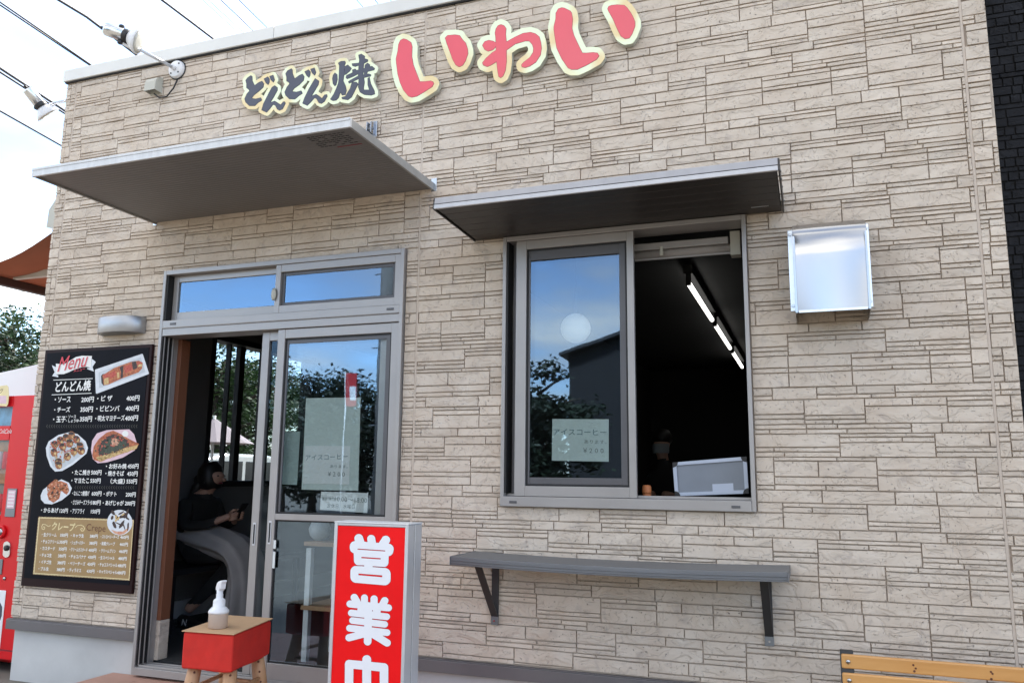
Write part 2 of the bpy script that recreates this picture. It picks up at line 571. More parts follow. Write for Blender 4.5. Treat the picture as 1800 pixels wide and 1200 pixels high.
class MB:
    def __init__(s, xf=None):
        s.v, s.f, s.mi, s.xf, s.cur = [], [], [], xf, 0

    def add(s, vs, fs):
        b = len(s.v)
        s.v += [Vector(p) for p in vs]
        for f in fs:
            s.f.append([i + b for i in f])
            s.mi.append(s.cur)
        return s

    def box(s, x0, x1, y0, y1, z0, z1):
        v = [(x0, y0, z0), (x1, y0, z0), (x1, y1, z0), (x0, y1, z0), (x0, y0, z1), (x1, y0, z1), (x1, y1, z1), (x0, y1, z1)]
        return s.add(v, [(0, 3, 2, 1), (4, 5, 6, 7), (0, 1, 5, 4), (1, 2, 6, 5), (2, 3, 7, 6), (3, 0, 4, 7)])

    def hexa(s, v):
        return s.add(v, [(0, 3, 2, 1), (4, 5, 6, 7), (0, 1, 5, 4), (1, 2, 6, 5), (2, 3, 7, 6), (3, 0, 4, 7)])

    def tube(s, pts, r, n=10, cap=True, ry=None):
        pts = [Vector(p) for p in pts]
        rs = r if isinstance(r, (list, tuple)) else [r] * len(pts)
        b = len(s.v)
        up = None
        for i, p in enumerate(pts):
            d = (pts[min(i + 1, len(pts) - 1)] - pts[max(i - 1, 0)]).normalized()
            if up is None:
                up = Vector((0, 0, 1)) if abs(d.z) < .9 else Vector((0, 1, 0))
            a = d.cross(up).normalized()
            c = a.cross(d).normalized()
            up = c
            for k in range(n):
                t = 2 * math.pi * k / n
                s.v.append(p + a * math.cos(t) * rs[i] + c * math.sin(t) * rs[i])
        for i in range(len(pts) - 1):
            for k in range(n):
                k2 = (k + 1) % n
                s.f.append([b + i * n + k, b + i * n + k2, b + (i + 1) * n + k2, b + (i + 1) * n + k])
                s.mi.append(s.cur)
        if cap:
            s.f.append([b + k for k in range(n)][::-1])
            s.mi.append(s.cur)
            s.f.append([b + (len(pts) - 1) * n + k for k in range(n)])
            s.mi.append(s.cur)
        return s

    def lathe(s, prof, c, ax=(0, 0, 1), n=24):
        """prof: list of (radius, height along ax) from c"""
        ax = Vector(ax).normalized()
        t0 = Vector((1, 0, 0)) if abs(ax.x) < .9 else Vector((0, 1, 0))
        a = ax.cross(t0).normalized()
        bb = ax.cross(a)
        b = len(s.v)
        c = Vector(c)
        for r, h in prof:
            for k in range(n):
                t = 2 * math.pi * k / n
                s.v.append(c + ax * h + (a * math.cos(t) + bb * math.sin(t)) * r)
        for i in range(len(prof) - 1):
            for k in range(n):
                k2 = (k + 1) % n
                s.f.append([b + i * n + k, b + i * n + k2, b + (i + 1) * n + k2, b + (i + 1) * n + k])
                s.mi.append(s.cur)
        s.f.append([b + k for k in range(n)][::-1])
        s.mi.append(s.cur)
        s.f.append([b + (len(prof) - 1) * n + k for k in range(n)])
        s.mi.append(s.cur)
        return s

    def prism(s, loops, y0, y1, back=True):
        """loops in (x, z); front face at y0 (towards the viewer), sides back to y1"""
        flat = [Vector((p[0], p[1], 0)) for lp in loops for p in lp]
        tris = fill(loops)
        b = len(s.v)
        s.v += [Vector((p.x, y0, p.y)) for p in flat]
        for t in tris:
            a, c, d = [flat[i] for i in t]
            cr = (c - a).cross(d - a).z
            s.f.append([b + i for i in (t if cr > 0 else t[::-1])])
            s.mi.append(s.cur)
        if y1 != y0:
            b2 = len(s.v)
            s.v += [Vector((p.x, y1, p.y)) for p in flat]
            k = 0
            for lp in loops:
                n = len(lp)
                for i in range(n):
                    j = (i + 1) % n
                    s.f.append([b + k + i, b2 + k + i, b2 + k + j, b + k + j])
                    s.mi.append(s.cur)
                k += n
            if back:
                for t in tris:
                    s.f.append([b2 + i for i in t])
                    s.mi.append(s.cur)
        return s

    def build(s, name, m, parent=None, bevel=0.0, smooth=False, seg=2, origin=None, subsurf=0):
        v = s.v
        if s.xf is not None:
            v = [s.xf @ p for p in v]
        xs = [p.x for p in v]
        ys = [p.y for p in v]
        zs = [p.z for p in v]
        o0 = Vector(origin) if origin is not None else Vector(((min(xs) + max(xs)) / 2, (min(ys) + max(ys)) / 2, min(zs)))
        me = bpy.data.meshes.new(name)
        me.from_pydata([p - o0 for p in v], [], s.f)
        for mm in (m if isinstance(m, (list, tuple)) else [m]):
            me.materials.append(mm)
        if isinstance(m, (list, tuple)):
            me.polygons.foreach_set('material_index', s.mi)
        if smooth:
            me.polygons.foreach_set('use_smooth', [True] * len(me.polygons))
        me.update()
        o = link(name, me, o0, parent)
        if bevel:
            bm = o.modifiers.new('bevel', 'BEVEL')
            bm.width = bevel
            bm.segments = seg
            bm.limit_method = 'ANGLE'
            bm.angle_limit = R(40)
        if subsurf:
            sm = o.modifiers.new('sub', 'SUBSURF')
            sm.levels = sm.render_levels = subsurf
        return o


def box(name, m, parent, x0, x1, y0, y1, z0, z1, bevel=.003, xf=None):
    return MB(xf).box(x0, x1, y0, y1, z0, z1).build(name, m, parent, bevel)


def frame_mb(x0, x1, z0, z1, y0, y1, l, r, b, t, xf=None):
    """four butted rails round an opening"""
    f = MB(xf)
    f.box(x0, x0 + l, y0, y1, z0, z1)
    f.box(x1 - r, x1, y0, y1, z0, z1)
    if b:
        f.box(x0 + l, x1 - r, y0 + .001, y1 - .001, z0, z0 + b)
    if t:
        f.box(x0 + l, x1 - r, y0 + .001, y1 - .001, z1 - t, z1)
    return f


# ------------------------------------------------------------------ outlines from strokes (signed distance + marching squares)
def sdf_poly(pts, X, Y):
    pts = np.array(pts, float)
    d = np.full(X.shape, 1e9)
    ins = np.zeros(X.shape, bool)
    n = len(pts)
    for i in range(n):
        a, b = pts[i], pts[(i + 1) % n]
        e = b - a
        w0, w1 = X - a[0], Y - a[1]
        t = np.clip((w0 * e[0] + w1 * e[1]) / max(e @ e, 1e-9), 0, 1)
        d = np.minimum(d, np.hypot(w0 - e[0] * t, w1 - e[1] * t))
        c = ((a[1] > Y) != (b[1] > Y)) & (X < (b[0] - a[0]) * (Y - a[1]) / (b[1] - a[1] + 1e-12) + a[0])
        ins ^= c
    return np.where(ins, -d, d)


def sdf_line(pts, r, X, Y):
    d = np.full(X.shape, 1e9)
    pts = np.array(pts, float)
    for a, b in zip(pts[:-1], pts[1:]):
        e = b - a
        w0, w1 = X - a[0], Y - a[1]
        t = np.clip((w0 * e[0] + w1 * e[1]) / max(e @ e, 1e-9), 0, 1)
        d = np.minimum(d, np.hypot(w0 - e[0] * t, w1 - e[1] * t))
    return d - r


def contours(D, X0, Y0, st, level):
    A = D - level
    segs = {}
    H, Wd = A.shape

    def ip(p, q):
        (i, j), (k, l) = p, q
        a, b = A[i, j], A[k, l]
        t = a / (a - b)
        return (X0 + st * (j + (l - j) * t), Y0 + st * (i + (k - i) * t))
    sg = A < 0
    cell = sg[:-1, :-1].astype(int) + sg[:-1, 1:] * 2 + sg[1:, 1:] * 4 + sg[1:, :-1] * 8
    pts = {}
    for i, j in zip(*np.where((cell > 0) & (cell < 15))):
        c = cell[i, j]
        e = {'t': ('h', i, j), 'r': ('v', i, j + 1), 'b': ('h', i + 1, j), 'l': ('v', i, j)}
        q = {'t': ((i, j), (i, j + 1)), 'r': ((i, j + 1), (i + 1, j + 1)), 'b': ((i + 1, j), (i + 1, j + 1)), 'l': ((i, j), (i + 1, j))}
        tb = {1: ['lt'], 2: ['tr'], 3: ['lr'], 4: ['rb'], 5: ['lt', 'rb'], 6: ['tb'], 7: ['lb'], 8: ['bl'], 9: ['bt'],
              10: ['tr', 'bl'], 11: ['br'], 12: ['rl'], 13: ['rt'], 14: ['tl']}[c]
        for a, b in tb:
            for k in (a, b):
                if e[k] not in pts:
                    pts[e[k]] = ip(*q[k])
            segs.setdefault(e[a], []).append(e[b])
            segs.setdefault(e[b], []).append(e[a])
    loops, used = [], set()
    for s0 in list(segs):
        if s0 in used:
            continue
        lp, cur, prev = [], s0, None
        while cur not in used:
            used.add(cur)
            lp.append(pts[cur])
            nx = [k for k in segs[cur] if k != prev and k not in used]
            prev = cur
            if not nx:
                break
            cur = nx[0]
        if len(lp) > 5:
            loops.append(lp)
    return loops


def simplify(lp, eps):
    def rdp(p):
        if len(p) < 3:
            return p
        a, b = np.array(p[0]), np.array(p[-1])
        q = np.array(p)
        e = b - a
        L = np.hypot(*e)
        if L < 1e-9:
            d = np.hypot(*(q - a).T)
        else:
            d = abs(e[0] * (q[:, 1] - a[1]) - e[1] * (q[:, 0] - a[0])) / L
        i = int(d.argmax())
        if d[i] < eps:
            return [p[0], p[-1]]
        return rdp(p[:i + 1])[:-1] + rdp(p[i:])
    h = len(lp) // 2
    r = rdp(lp[:h + 1])[:-1] + rdp(lp[h:] + [lp[0]])[:-1]
    return r


def glyph(shapes, levels, st=.5, eps=.12):
    """shapes in photo pixels: ('p', pts) / ('c', pts, r), each optionally '-' first; returns loops per level"""
    allp = np.array([q for s in shapes for q in s[1]], float)
    pad = max(levels) + 30
    x0, y0 = allp.min(0) - pad
    x1, y1 = allp.max(0) + pad
    X, Y = np.meshgrid(np.arange(x0, x1, st), np.arange(y0, y1, st))
    D = np.full(X.shape, 1e9)
    for s in shapes:
        neg = s[0].startswith('-')
        d = sdf_poly(s[1], X, Y) - (s[2] if len(s) > 2 else 0) if s[0][-1] == 'p' else sdf_line(s[1], s[2], X, Y)
        D = np.maximum(D, -d) if neg else np.minimum(D, d)
    return [[simplify(l, eps) for l in contours(D, x0, y0, st, lv)] for lv in levels]


def tow(loops, y):
    return [[tuple(P(px, py, 1, y)[[0, 2]]) for px, py in lp] for lp in loops]


def crop(pts, ox, oy, sc):
    return [(ox + x / sc, oy + y / sc) for x, y in pts]


# ------------------------------------------------------------------ text
_dg = None


def text_verts(body, bold=0.0, shear=0.0):
    c = bpy.data.curves.new('txt', 'FONT')
    c.body = body
    c.size = 1
    c.resolution_u = 2
    c.offset = bold
    c.shear = shear
    o = bpy.data.objects.new('txt', c)
    COL.objects.link(o)
    me = o.to_mesh()
    v = np.array([x.co[:] for x in me.vertices]) if len(me.vertices) else np.zeros((0, 3))
    f = [list(p.vertices) for p in me.polygons]
    o.to_mesh_clear()
    bpy.data.objects.remove(o)
    bpy.data.curves.remove(c)
    return v, f


def put_text(mb, body, pL, pR, h, y, bold=.018, shear=0.0, space=1.0):
    """text whose baseline runs from photo pixel pL to pR, h pixels high, on the plane at y"""
    v, f = text_verts(body, 0, shear)
    if not len(v):
        return
    a, b = P(*pL, 1, y), P(*pR, 1, y)
    top = P(pL[0], pL[1] - h, 1, y)
    hh = top[2] - a[2]
    w = v[:, 0].max() - v[:, 0].min()
    z1 = max(v[:, 1].max(), .3)
    z0 = min(v[:, 1].min(), 0)
    sx = (b[0] - a[0]) / w
    sz = hh / (z1 - max(z0, -.12))
    slope = (b[2] - a[2]) / (b[0] - a[0])
    cps = ((0, 0),) if bold < .008 else ((0, 0), (-1.1, .2), (1.1, -.2), (.3, 1), (-.3, -1))
    for k, (u_, w_) in enumerate(cps):
        out = []
        for p in v:
            xx = (p[0] - v[:, 0].min() + u_ * bold) * sx
            out.append((a[0] + xx, y - k * .00002, a[2] + (p[1] - max(z0, -.12) + w_ * bold) * sz + slope * xx))
        mb.add(out, f)


# ================================================================== STRUCTURE
MB().add([(-400, -400, -.06), (400, -400, -.06), (400, 400, -.06), (-400, 400, -.06)], [(0, 1, 2, 3)]).build('ground', M['asphalt'])
tag(bpy.data.objects['ground'], kind='structure')

# ---- the shop
XL, XR, ZT = -4.888, .85, 4.0
shop = empty('snack_shop', (-2, 3, -.06), 'flat roofed snack shop clad in pale beige split stone siding', 'shop')
DOOR = (-3.842, -2.120, .13, 2.522)
WIN = (-1.522, -.256, 1.10, 2.528)


def wall_with_holes(name, m, parent, x0, x1, z0, z1, y0, y1, holes):
    xs = sorted({x0, x1, *[h[0] for h in holes], *[h[1] for h in holes]})
    zs = sorted({z0, z1, *[max(z0, h[2]) for h in holes], *[h[3] for h in holes]})
    w = MB()
    for a, b in zip(xs[:-1], xs[1:]):
        run = None
        for c, d in zip(zs[:-1], zs[1:]):
            inside = any(h[0] < (a + b) / 2 < h[1] and h[2] < (c + d) / 2 < h[3] for h in holes)
            if not inside:
                w.box(a, b, y0, y1, c, d)
    return w.build(name, m, parent)


front = wall_with_holes('front_wall', M['mortar'], shop, XL + .004, XR - .004, .26, ZT, .012, .15, [DOOR, WIN])


def stone_tile(rng, Wt=3.03, short=False):
    out = []
    z = 0
    for bh in (.150, .106, .044, .1145, .0575):
        x = 0
        while x < Wt - 1e-6:
            w = rng.uniform(.19, .48) if not short else rng.uniform(.05, .14)
            if Wt - x - w < .12:
                w = Wt - x
            if bh > .13:
                t = rng.choice([[.46, .16, .38], [.18, .44, .14, .24], [.30, .15, .55 - .11, .11], [.16, .24, .48, .12], [.47, .13, .25, .15], [.2, .14, .36, .3], [.5, .12, .38], [.14, .40, .46]])
            elif bh > .09:
                t = rng.choice([[.6, .4], [.62, .22, .16], [.3, .7], [.22, .2, .58], [.68, .32], [.18, .17, .65], [.25, .45, .3]])
            elif bh > .05:
                t = rng.choice([[1.0], [.4, .6], [.35, .65], [.6, .4]])
            else:
                t = rng.choice([[1.0], [1.0], [.5, .5]])
            zz = z
            for fr in t:
                hh = bh * fr
                if hh < .05 and w > .24 and rng.random() < .45:
                    c = x + w * rng.uniform(.3, .7)
                    out.append((x, c, zz, zz + hh))
                    out.append((c, x + w, zz, zz + hh))
                elif w > .42 and rng.random() < .35:
                    c = x + w * rng.uniform(.35, .65)
                    out.append((x, c, zz, zz + hh))
                    out.append((c, x + w, zz, zz + hh))
                else:
                    out.append((x, x + w, zz, zz + hh))
                zz += hh
            x += w
        z += bh
    return out


def clip_rect(r, h):
    x0, x1, z0, z1 = r
    a0, a1, b0, b1 = h
    if x1 <= a0 or x0 >= a1 or z1 <= b0 or z0 >= b1:
        return [r]
    o = []
    if z0 < b0:
        o.append((x0, x1, z0, b0))
    if z1 > b1:
        o.append((x0, x1, b1, z1))
    zz0, zz1 = max(z0, b0), min(z1, b1)
    if x0 < a0:
        o.append((x0, a0, zz0, zz1))
    if x1 > a1:
        o.append((a1, x1, zz0, zz1))
    return o


def stone_geo(w, h, rng, dep, depth=.012, jz=.0013, jy=.0016, c=.0035):
    nx = max(1, min(5, int(w / .075)))
    nz = 2 if h > .045 else 1
    V, Fc = [], []
    for j in range(nz + 1):
        for i in range(nx + 1):
            x = -w / 2 + c * .5 + (w - c) * i / nx
            z = -h / 2 + c * .4 + (h - c * .8) * j / nz
            V.append((x + rng.uniform(-jz, jz) * (0 < i < nx) * 6, dep + rng.uniform(-jy, jy), z + rng.uniform(-jz, jz)))
    n = nx + 1
    for j in range(nz):
        for i in range(nx):
            Fc.append((j * n + i, j * n + i + 1, (j + 1) * n + i + 1, (j + 1) * n + i))
    ring = [i for i in range(nx + 1)] + [j * n + nx for j in range(1, nz + 1)] + [nz * n + i for i in range(nx - 1, -1, -1)] + [j * n for j in range(nz - 1, 0, -1)]
    b = len(V)
    for k in ring:
        x, y, z = V[k]
        V.append((x + (c * .5 if x > 0 else -c * .5) * (abs(x) > w / 2 - c), depth + .002, z + (c * .4 if z > 0 else -c * .4) * (abs(z) > h / 2 - c)))
    L = len(ring)
    for k in range(L):
        k2 = (k + 1) % L
        Fc.append((ring[k2], ring[k], b + k, b + k2))
    return V, Fc


rng = random.Random(11)
tile_a, tile_c = stone_tile(rng), stone_tile(rng, 3.03, True)
stones = []
for xa, xb, tl, mode in ((XL, -4.799, tile_c, 0), (-4.791, -2.0448, tile_a, 1), (-2.0372, .7422, tile_a, 1), (.7498, XR, tile_c, 0)):
    for k in range(9):
        zb = .258 + k * .472
        off = rng.uniform(0, 2.0)
        for (x0, x1, z0, z1) in tl:
            for sh in (0, 3.03):
                r = (x0 + sh - off + xa, x1 + sh - off + xa, z0 + zb, z1 + zb)
                r = (max(r[0], xa), min(r[1], xb), max(r[2], .328), min(r[3], ZT - .002))
                if r[1] - r[0] < .012 or r[3] - r[2] < .008:
                    continue
                rs = [r]
                for hole in ((DOOR[0] - .003, DOOR[1] + .003, 0, DOOR[3] + .003), (WIN[0] - .003, WIN[1] + .003, WIN[2] - .003, WIN[3] + .003)):
                    rs = [q for p in rs for q in clip_rect(p, hole)]
                stones += [q for q in rs if q[1] - q[0] > .012 and q[3] - q[2] > .008]
HID = [(-4.80, -3.88, .53, 2.05), (-3.977, -1.957, 2.9, 3.3), (-.05, .28, 2.0, 2.42), (-1.69, -.08, 2.5, 2.62)]


def seen(r):
    cx, cz = (r[0] + r[1]) / 2, (r[2] + r[3]) / 2
    px, py, d = proj((cx, 0, cz))
    if not (5 < px < 1795 and 5 < py < 1195):
        return 0
    if any(h[0] < cx < h[1] and h[2] < cz < h[3] for h in HID):
        return 0
    return (r[1] - r[0]) * (r[3] - r[2]) / d / d


stones.sort(key=seen, reverse=True)
rest = MB()
for i, r in enumerate(stones):
    w, h = r[1] - r[0] - .0024, r[3] - r[2] - .0037
    if w <= .004 or h <= .003:
        continue
    V, Fc = stone_geo(w, h, rng, rng.uniform(-.002, .0015))
    c = ((r[0] + r[1]) / 2, 0, (r[2] + r[3]) / 2)
    if i < 300:
        me = bpy.data.meshes.new('stone')
        me.from_pydata(V, [], Fc)
        me.materials.append(M['stone'])
        link('stone', me, c, front)
    else:
        rest.add([(p[0] + c[0], p[1], p[2] + c[2]) for p in V], Fc)
tag(rest.build('stone_cladding', M['stone'], front), kind='stuff')
for x in (-4.795, -2.041, .746):
    box('sealant_joint', M['sealant'], front, x - .0057, x + .0057, .0012, .02, .33, ZT - .01, 0)

# side, back, roof, inside
IW = (1.52, 3.05, 1.14, 2.43)     # window in the left side wall: y0 y1 z0 z1
sw = MB()
sw.box(XL + .004, -4.75, .15, IW[0], .26, ZT - .03).box(XL + .004, -4.75, IW[1], 6.6, .26, ZT - .03)
sw.box(XL + .004, -4.75, IW[0], IW[1], .26, IW[2]).box(XL + .004, -4.75, IW[0], IW[1], IW[3], ZT - .03)
sw.build('side_wall', M['inner_wall'], shop)
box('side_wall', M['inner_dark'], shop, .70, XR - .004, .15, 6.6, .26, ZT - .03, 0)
sc_ = MB()
for ya_, yb_, za_, zb_ in ((.016, IW[0], .33, ZT - .03), (IW[1], 6.6, .33, ZT - .03), (IW[0], IW[1], .33, IW[2]), (IW[0], IW[1], IW[3], ZT - .03)):
    sc_.box(XL - .002, XL + .0035, ya_, yb_, za_, zb_)
sc_.build('side_cladding', M['stone'], shop)
MB().box(XR - .0035, XR + .001, .016, 6.6, .33, ZT - .03).build('side_cladding', M['stone'], shop)
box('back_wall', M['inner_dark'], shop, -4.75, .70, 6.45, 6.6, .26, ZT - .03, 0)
box('added_partition', M['inner_dark'], shop, -2.02, -1.94, .15, 6.45, .13, 2.62, 0)  # partition added to darken the kitchen side
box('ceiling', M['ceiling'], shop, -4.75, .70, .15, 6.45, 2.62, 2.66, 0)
box('roof', M['coping'], shop, XL + .02, XR - .02, .155, 6.58, ZT - .02, ZT + .05, 0)
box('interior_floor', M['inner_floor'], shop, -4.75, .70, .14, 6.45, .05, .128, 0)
fb = MB()
fb.box(XL + .012, DOOR[0] - .002, .03, .16, -.08, .262).box(DOOR[1] + .002, XR - .01, .03, .16, -.08, .262)
fb.box(DOOR[0] - .002, DOOR[1] + .002, .06, .16, -.08, .06)
fb.build('foundation', M['concrete'], shop, .004)
box('foundation', M['concrete'], shop, XL + .012, XL + .16, .16, 6.6, -.08, .26, 0)
for a, b in ((XL - .012, DOOR[0] - .003), (DOOR[1] + .003, XR + .012)):
    f = MB()
    f.box(a, b, -.020, .03, .258, .318).box(a, b, -.012, .012, .318, .3225)
    f.build('base_flashing', M['flash'], shop, .003)
xs = WX(481, 50, -.03)
for a, b in ((XL - .012, xs - .0012), (xs + .0012, XR + .012)):
    MB().hexa([(a, -.028, 3.992), (b, -.028, 3.992), (b, .17, 3.992), (a, .17, 3.992),
               (a, -.028, 4.078), (b, -.028, 4.078), (b, .17, 4.088), (a, .17, 4.088)]).build('coping', M['coping'], shop, .004)
box('coping_drip', M['gasket'], shop, XL - .006, XR + .006, -.016, .012, 3.984, 3.9915, 0)

# ---- entrance: sliding door with transom light
YF, YB = -.026, .125
door = MB()
door.box(DOOR[0], DOOR[0] + .022, YF, YB, .075, DOOR[3]).box(DOOR[1] - .022, DOOR[1], YF, YB, .075, DOOR[3])
door.box(DOOR[0] + .022, DOOR[1] - .022, YF, YB, DOOR[3] - .028, DOOR[3])
door.box(DOOR[0] + .022, DOOR[1] - .022, YF, YB, 2.150, 2.196)       # transom bar
door.box(DOOR[0] + .022, DOOR[1] - .022, YF + .004, YB, 2.100, 2.146)
door.box(DOOR[0] + .022, DOOR[1] - .022, YF - .004, YB, 2.146, 2.150)
door.box(DOOR[0] + .022, DOOR[1] - .022, YF, YB, .075, .118)
for yy in (-.008, .028, .066):
    door.box(DOOR[0] + .022, DOOR[1] - .022, yy, yy + .006, .118, .130)
    door.box(DOOR[0] + .022, DOOR[0] + .034, yy, yy + .008, .118, 2.1)
door_o = door.build('sliding_door', M['alu'], shop, .002)
# jamb trims
box('jamb_trim', M['gasket'], door_o, DOOR[0] + .0222, DOOR[0] + .030, -.018, .06, .131, 2.099, 0)
box('jamb_trim', M['gasket'], door_o, DOOR[0] + .0222, DOOR[0] + .036, -.018, .06, 2.197, 2.49, 0)
# inner wooden jamb and its tiled foot
box('wood_jamb', M['brown_wall'], shop, DOOR[0] + .012, DOOR[0] + .05, .1255, .205, .36, 2.10, .003)
box('tiled_foot', M['stone'], shop, DOOR[0] + .012, DOOR[0] + .05, .1255, .205, .129, .3585, .002)


def sash(name, parent, x0, x1, z0, z1, yc, st_l, st_r, rb, rt, m, mid=None, gl=True, d=.028):
    f = frame_mb(x0, x1, z0, z1, yc - d / 2, yc + d / 2, st_l, st_r, rb, rt)
    if mid:
        f.box(x0 + st_l, x1 - st_r, yc - d / 2 + .001, yc + d / 2 - .001, mid[0], mid[1])
    o = f.build(name, m, parent, .0025)
    return o


def gasket(parent, x0, x1, z0, z1, y, t=.007):
    g = frame_mb(x0, x1, z0, z1, y, y + .004, t, t, t, t)
    return g.build('gasket', M['gasket'], parent)


def pane(parent, x0, x1, z0, z1, y, m='glass'):
    return MB().box(x0, x1, y, y + .005, z0, z1).build('pane', M[m], parent)


XM = WX(484, 520, YF)     # meeting stile of the transom light
# transom sashes
s = sash('transom_sash', door_o, XM - .012, DOOR[1] - .0225, 2.1965, DOOR[3] - .0285, -.004, .036, .038, .046, .046, M['alu'])
frame_mb(XM + .0242, DOOR[1] - .0607, 2.2427, DOOR[3] - .0747, .0, .014, .02, .02, .02, .02).build('inner_frame', M['alu_dark'], door_o, .002)
pane(door_o, XM + .0445, DOOR[1] - .0805, 2.263, DOOR[3] - .095, .006)
s = sash('transom_sash', door_o, DOOR[0] + .040, XM + .02, 2.1965, DOOR[3] - .0285, .040, .040, .03, .060, .040, M['alu'])
pane(door_o, DOOR[0] + .0805, XM - .0105, 2.257, DOOR[3] - .069, .038)
for xx in (DOOR[0] + .085, DOOR[1] - .10):
    box('drain_cover', M['alu_dark'], door_o, xx, xx + .045, YF - .0035, YF - .0003, 2.166, 2.180, .001)
lk = MB()
lk.lathe([(.004, 0), (.016, .002), (.018, .008), (.012, .014), (0.002, .016)], (XM - .012, -.0195, WZ(490, 517, -.02)), (0, -1, 0), 16)
lk.v = [Vector((p.x, p.y, (p.z - WZ(490, 517, -.02)) * 2.2 + WZ(490, 517, -.02))) for p in lk.v]
lk.build('latch', M['beige_pl'], door_o, 0, True)

# right door leaf (outer track) and the leaf slid behind it
XD0, XD1 = WX(484, 700, .0), DOOR[1] - .026
ZM1, ZM0 = WZ(580, 905, 0), WZ(580, 916, 0)
sash('door_leaf', door_o, XD0, XD1, .1315, 2.097, .004, .050, .048, .085, .055, M['alu'], (ZM0, ZM1))
gasket(door_o, XD0 + .0503, XD1 - .0483, ZM1 + .0003, 2.0417, .000, .010)
gasket(door_o, XD0 + .0503, XD1 - .0483, .2168, ZM0 - .0003, .000, .008)
frame_mb(XD0 + .0605, XD1 - .0585, ZM1 + .0005, 2.0315, .002, .012, .012, .026, .0, .022).build('inner_frame', M['alu_dark'], door_o, .0015)
pane(door_o, XD0 + .0605, XD1 - .0585, ZM1 + .001, 2.030, .006)
pane(door_o, XD0 + .0585, XD1 - .0565, .2250, ZM0 - .009, .006)
XE0 = WX(458, 700, .05)
leaf2 = sash('door_leaf', door_o, XE0, XE0 + .86, .1315, 2.097, .0475, .052, .048, .085, .055, M['alu'])
pane(door_o, XE0 + .0525, XE0 + .8115, .217, 2.041, .048, 'clear')
for xx, yy, zz in ((XE0 + .026, .0328, WZ(445, 938, .03)), (XD0 + .022, -.0105, WZ(467, 935, -.01))):
    h = MB().box(xx - .010, xx + .010, yy - .002, yy + .0005, zz - .065, zz + .065)
    h.build('pull_recess', M['alu_light'], door_o, .002)
    box('pull_slot', M['gasket'], door_o, xx - .005, xx + .005, yy - .003, yy - .0021, zz - .055, zz + .055, 0)

# ---- serving window
wf = MB()
wf.box(WIN[0], WIN[0] + .020, YF, YB, WIN[2], WIN[3]).box(WIN[1] - .020, WIN[1], YF, YB, WIN[2], WIN[3])
wf.box(WIN[0] + .020, WIN[1] - .020, YF, YB, WIN[3] - .026, WIN[3])
wf.box(WIN[0] + .020, WIN[1] - .020, YF - .006, YB, WIN[2], WIN[2] + .050)
for yy in (.022, .064):
    wf.box(WIN[0] + .020, WIN[1] - .020, yy, yy + .006, WIN[2] + .050, WIN[2] + .064)
win_o = wf.build('serving_window', M['alu'], shop, .0025)
for xx in (WIN[0] + .055, WIN[1] - .11):
    box('drain_cover', M['alu_dark'], win_o, xx, xx + .040, YF - .0095, YF - .0063, WIN[2] + .016, WIN[2] + .028, .001)
XS0, XS1 = WX(907, 650, 0), WX(1117, 650, 0)
sash('window_sash', win_o, XS0, XS1, WIN[2] + .0515, WIN[3] - .0265, .003, .058, .036, .052, .048, M['alu'])
gasket(win_o, XS0 + .0583, XS1 - .0363, WIN[2] + .1038, WIN[3] - .0748, -.001, .009)
frame_mb(XS0 + .0675, XS1 - .0455, WIN[2] + .113, WIN[3] - .084, .001, .012, .010, .032, .034, .052).build('inner_frame', M['alu_dark'], win_o, .002)
pane(win_o, XS0 + .0778, XS1 - .0778, WIN[2] + .1475, WIN[3] - .1365, .005)
sash('window_sash', win_o, XS0 - .03, XS1 - .03, WIN[2] + .0645, WIN[3] - .0265, .0455, .05, .04, .05, .05, M['alu_dark'])
pane(win_o, XS0 + .0205, XS1 - .0705, WIN[2] + .115, WIN[3] - .077, .044, 'clear')
box('window_stop', M['gasket'], win_o, WIN[0] + .0203, WIN[0] + .030, -.02, .06, WIN[2] + .066, WIN[3] - .027, 0)
# side wall window inside
iw = MB()
iw.box(-4.88, -4.74, IW[0], IW[0] + .05, IW[2], IW[3]).box(-4.88, -4.74, IW[1] - .05, IW[1], IW[2], IW[3])
iw.box(-4.88, -4.74, IW[0] + .05, IW[1] - .05, IW[2], IW[2] + .05).box(-4.88, -4.74, IW[0] + .05, IW[1] - .05, IW[3] - .05, IW[3])
iwo = iw.build('side_window', M['gasket'], shop, .003)
for yy, w in ((1.83, .018), (1.99, .07), (2.30, .03), (2.40, .05), (2.62, .03)):
    box('mullion', M['gasket'], iwo, -4.85, -4.80, yy - w / 2, yy + w / 2, IW[2] + .05, IW[3] - .05, .002)
MB().box(-4.835, -4.83, IW[0] + .05, IW[1] - .05, IW[2] + .05, IW[3] - .05).build('pane', M['smoked'], iwo)

# ---- entrance canopy
ca = empty('entrance_canopy', (-2.967, -.45, 2.85), 'large flat grey canopy with white front edge above the sliding door', 'canopy')
cx0, cx1, cy = -3.977, -1.957, -.906
MB().box(cx0 + .012, cx1 - .012, cy + .014, -.003, 2.862, 2.866).build('soffit', M['soffit'], ca)
tp = MB().box(cx0 + .01, cx1 - .01, cy + .014, -.003, 2.8662, 2.893)
tp.build('deck', M['white_met'], ca)
f = MB().box(cx0, cx1, cy, cy + .014, 2.852, 2.898)
f.box(cx0 + .002, cx1 - .002, cy - .003, cy - .0002, 2.886, 2.900)
f.build('front_fascia', M['fascia'], ca, .002)
for x in (cx0, cx1 - .014):
    box('side_fascia', M['canopy_edge'], ca, x, x + .014, cy + .0145, -.003, 2.853, 2.897, .002)
    box('wall_plate', M['brushed'], ca, x - .004 if x > -3 else x - .012, x + .03 if x > -3 else x + .02, -.0028, -.0005, 2.845, 2.925, .001)
pts = crop([(1290, 83), (1350, 72), (1395, 108), (1330, 120)], 50, 200, 2.4)
lb = MB()
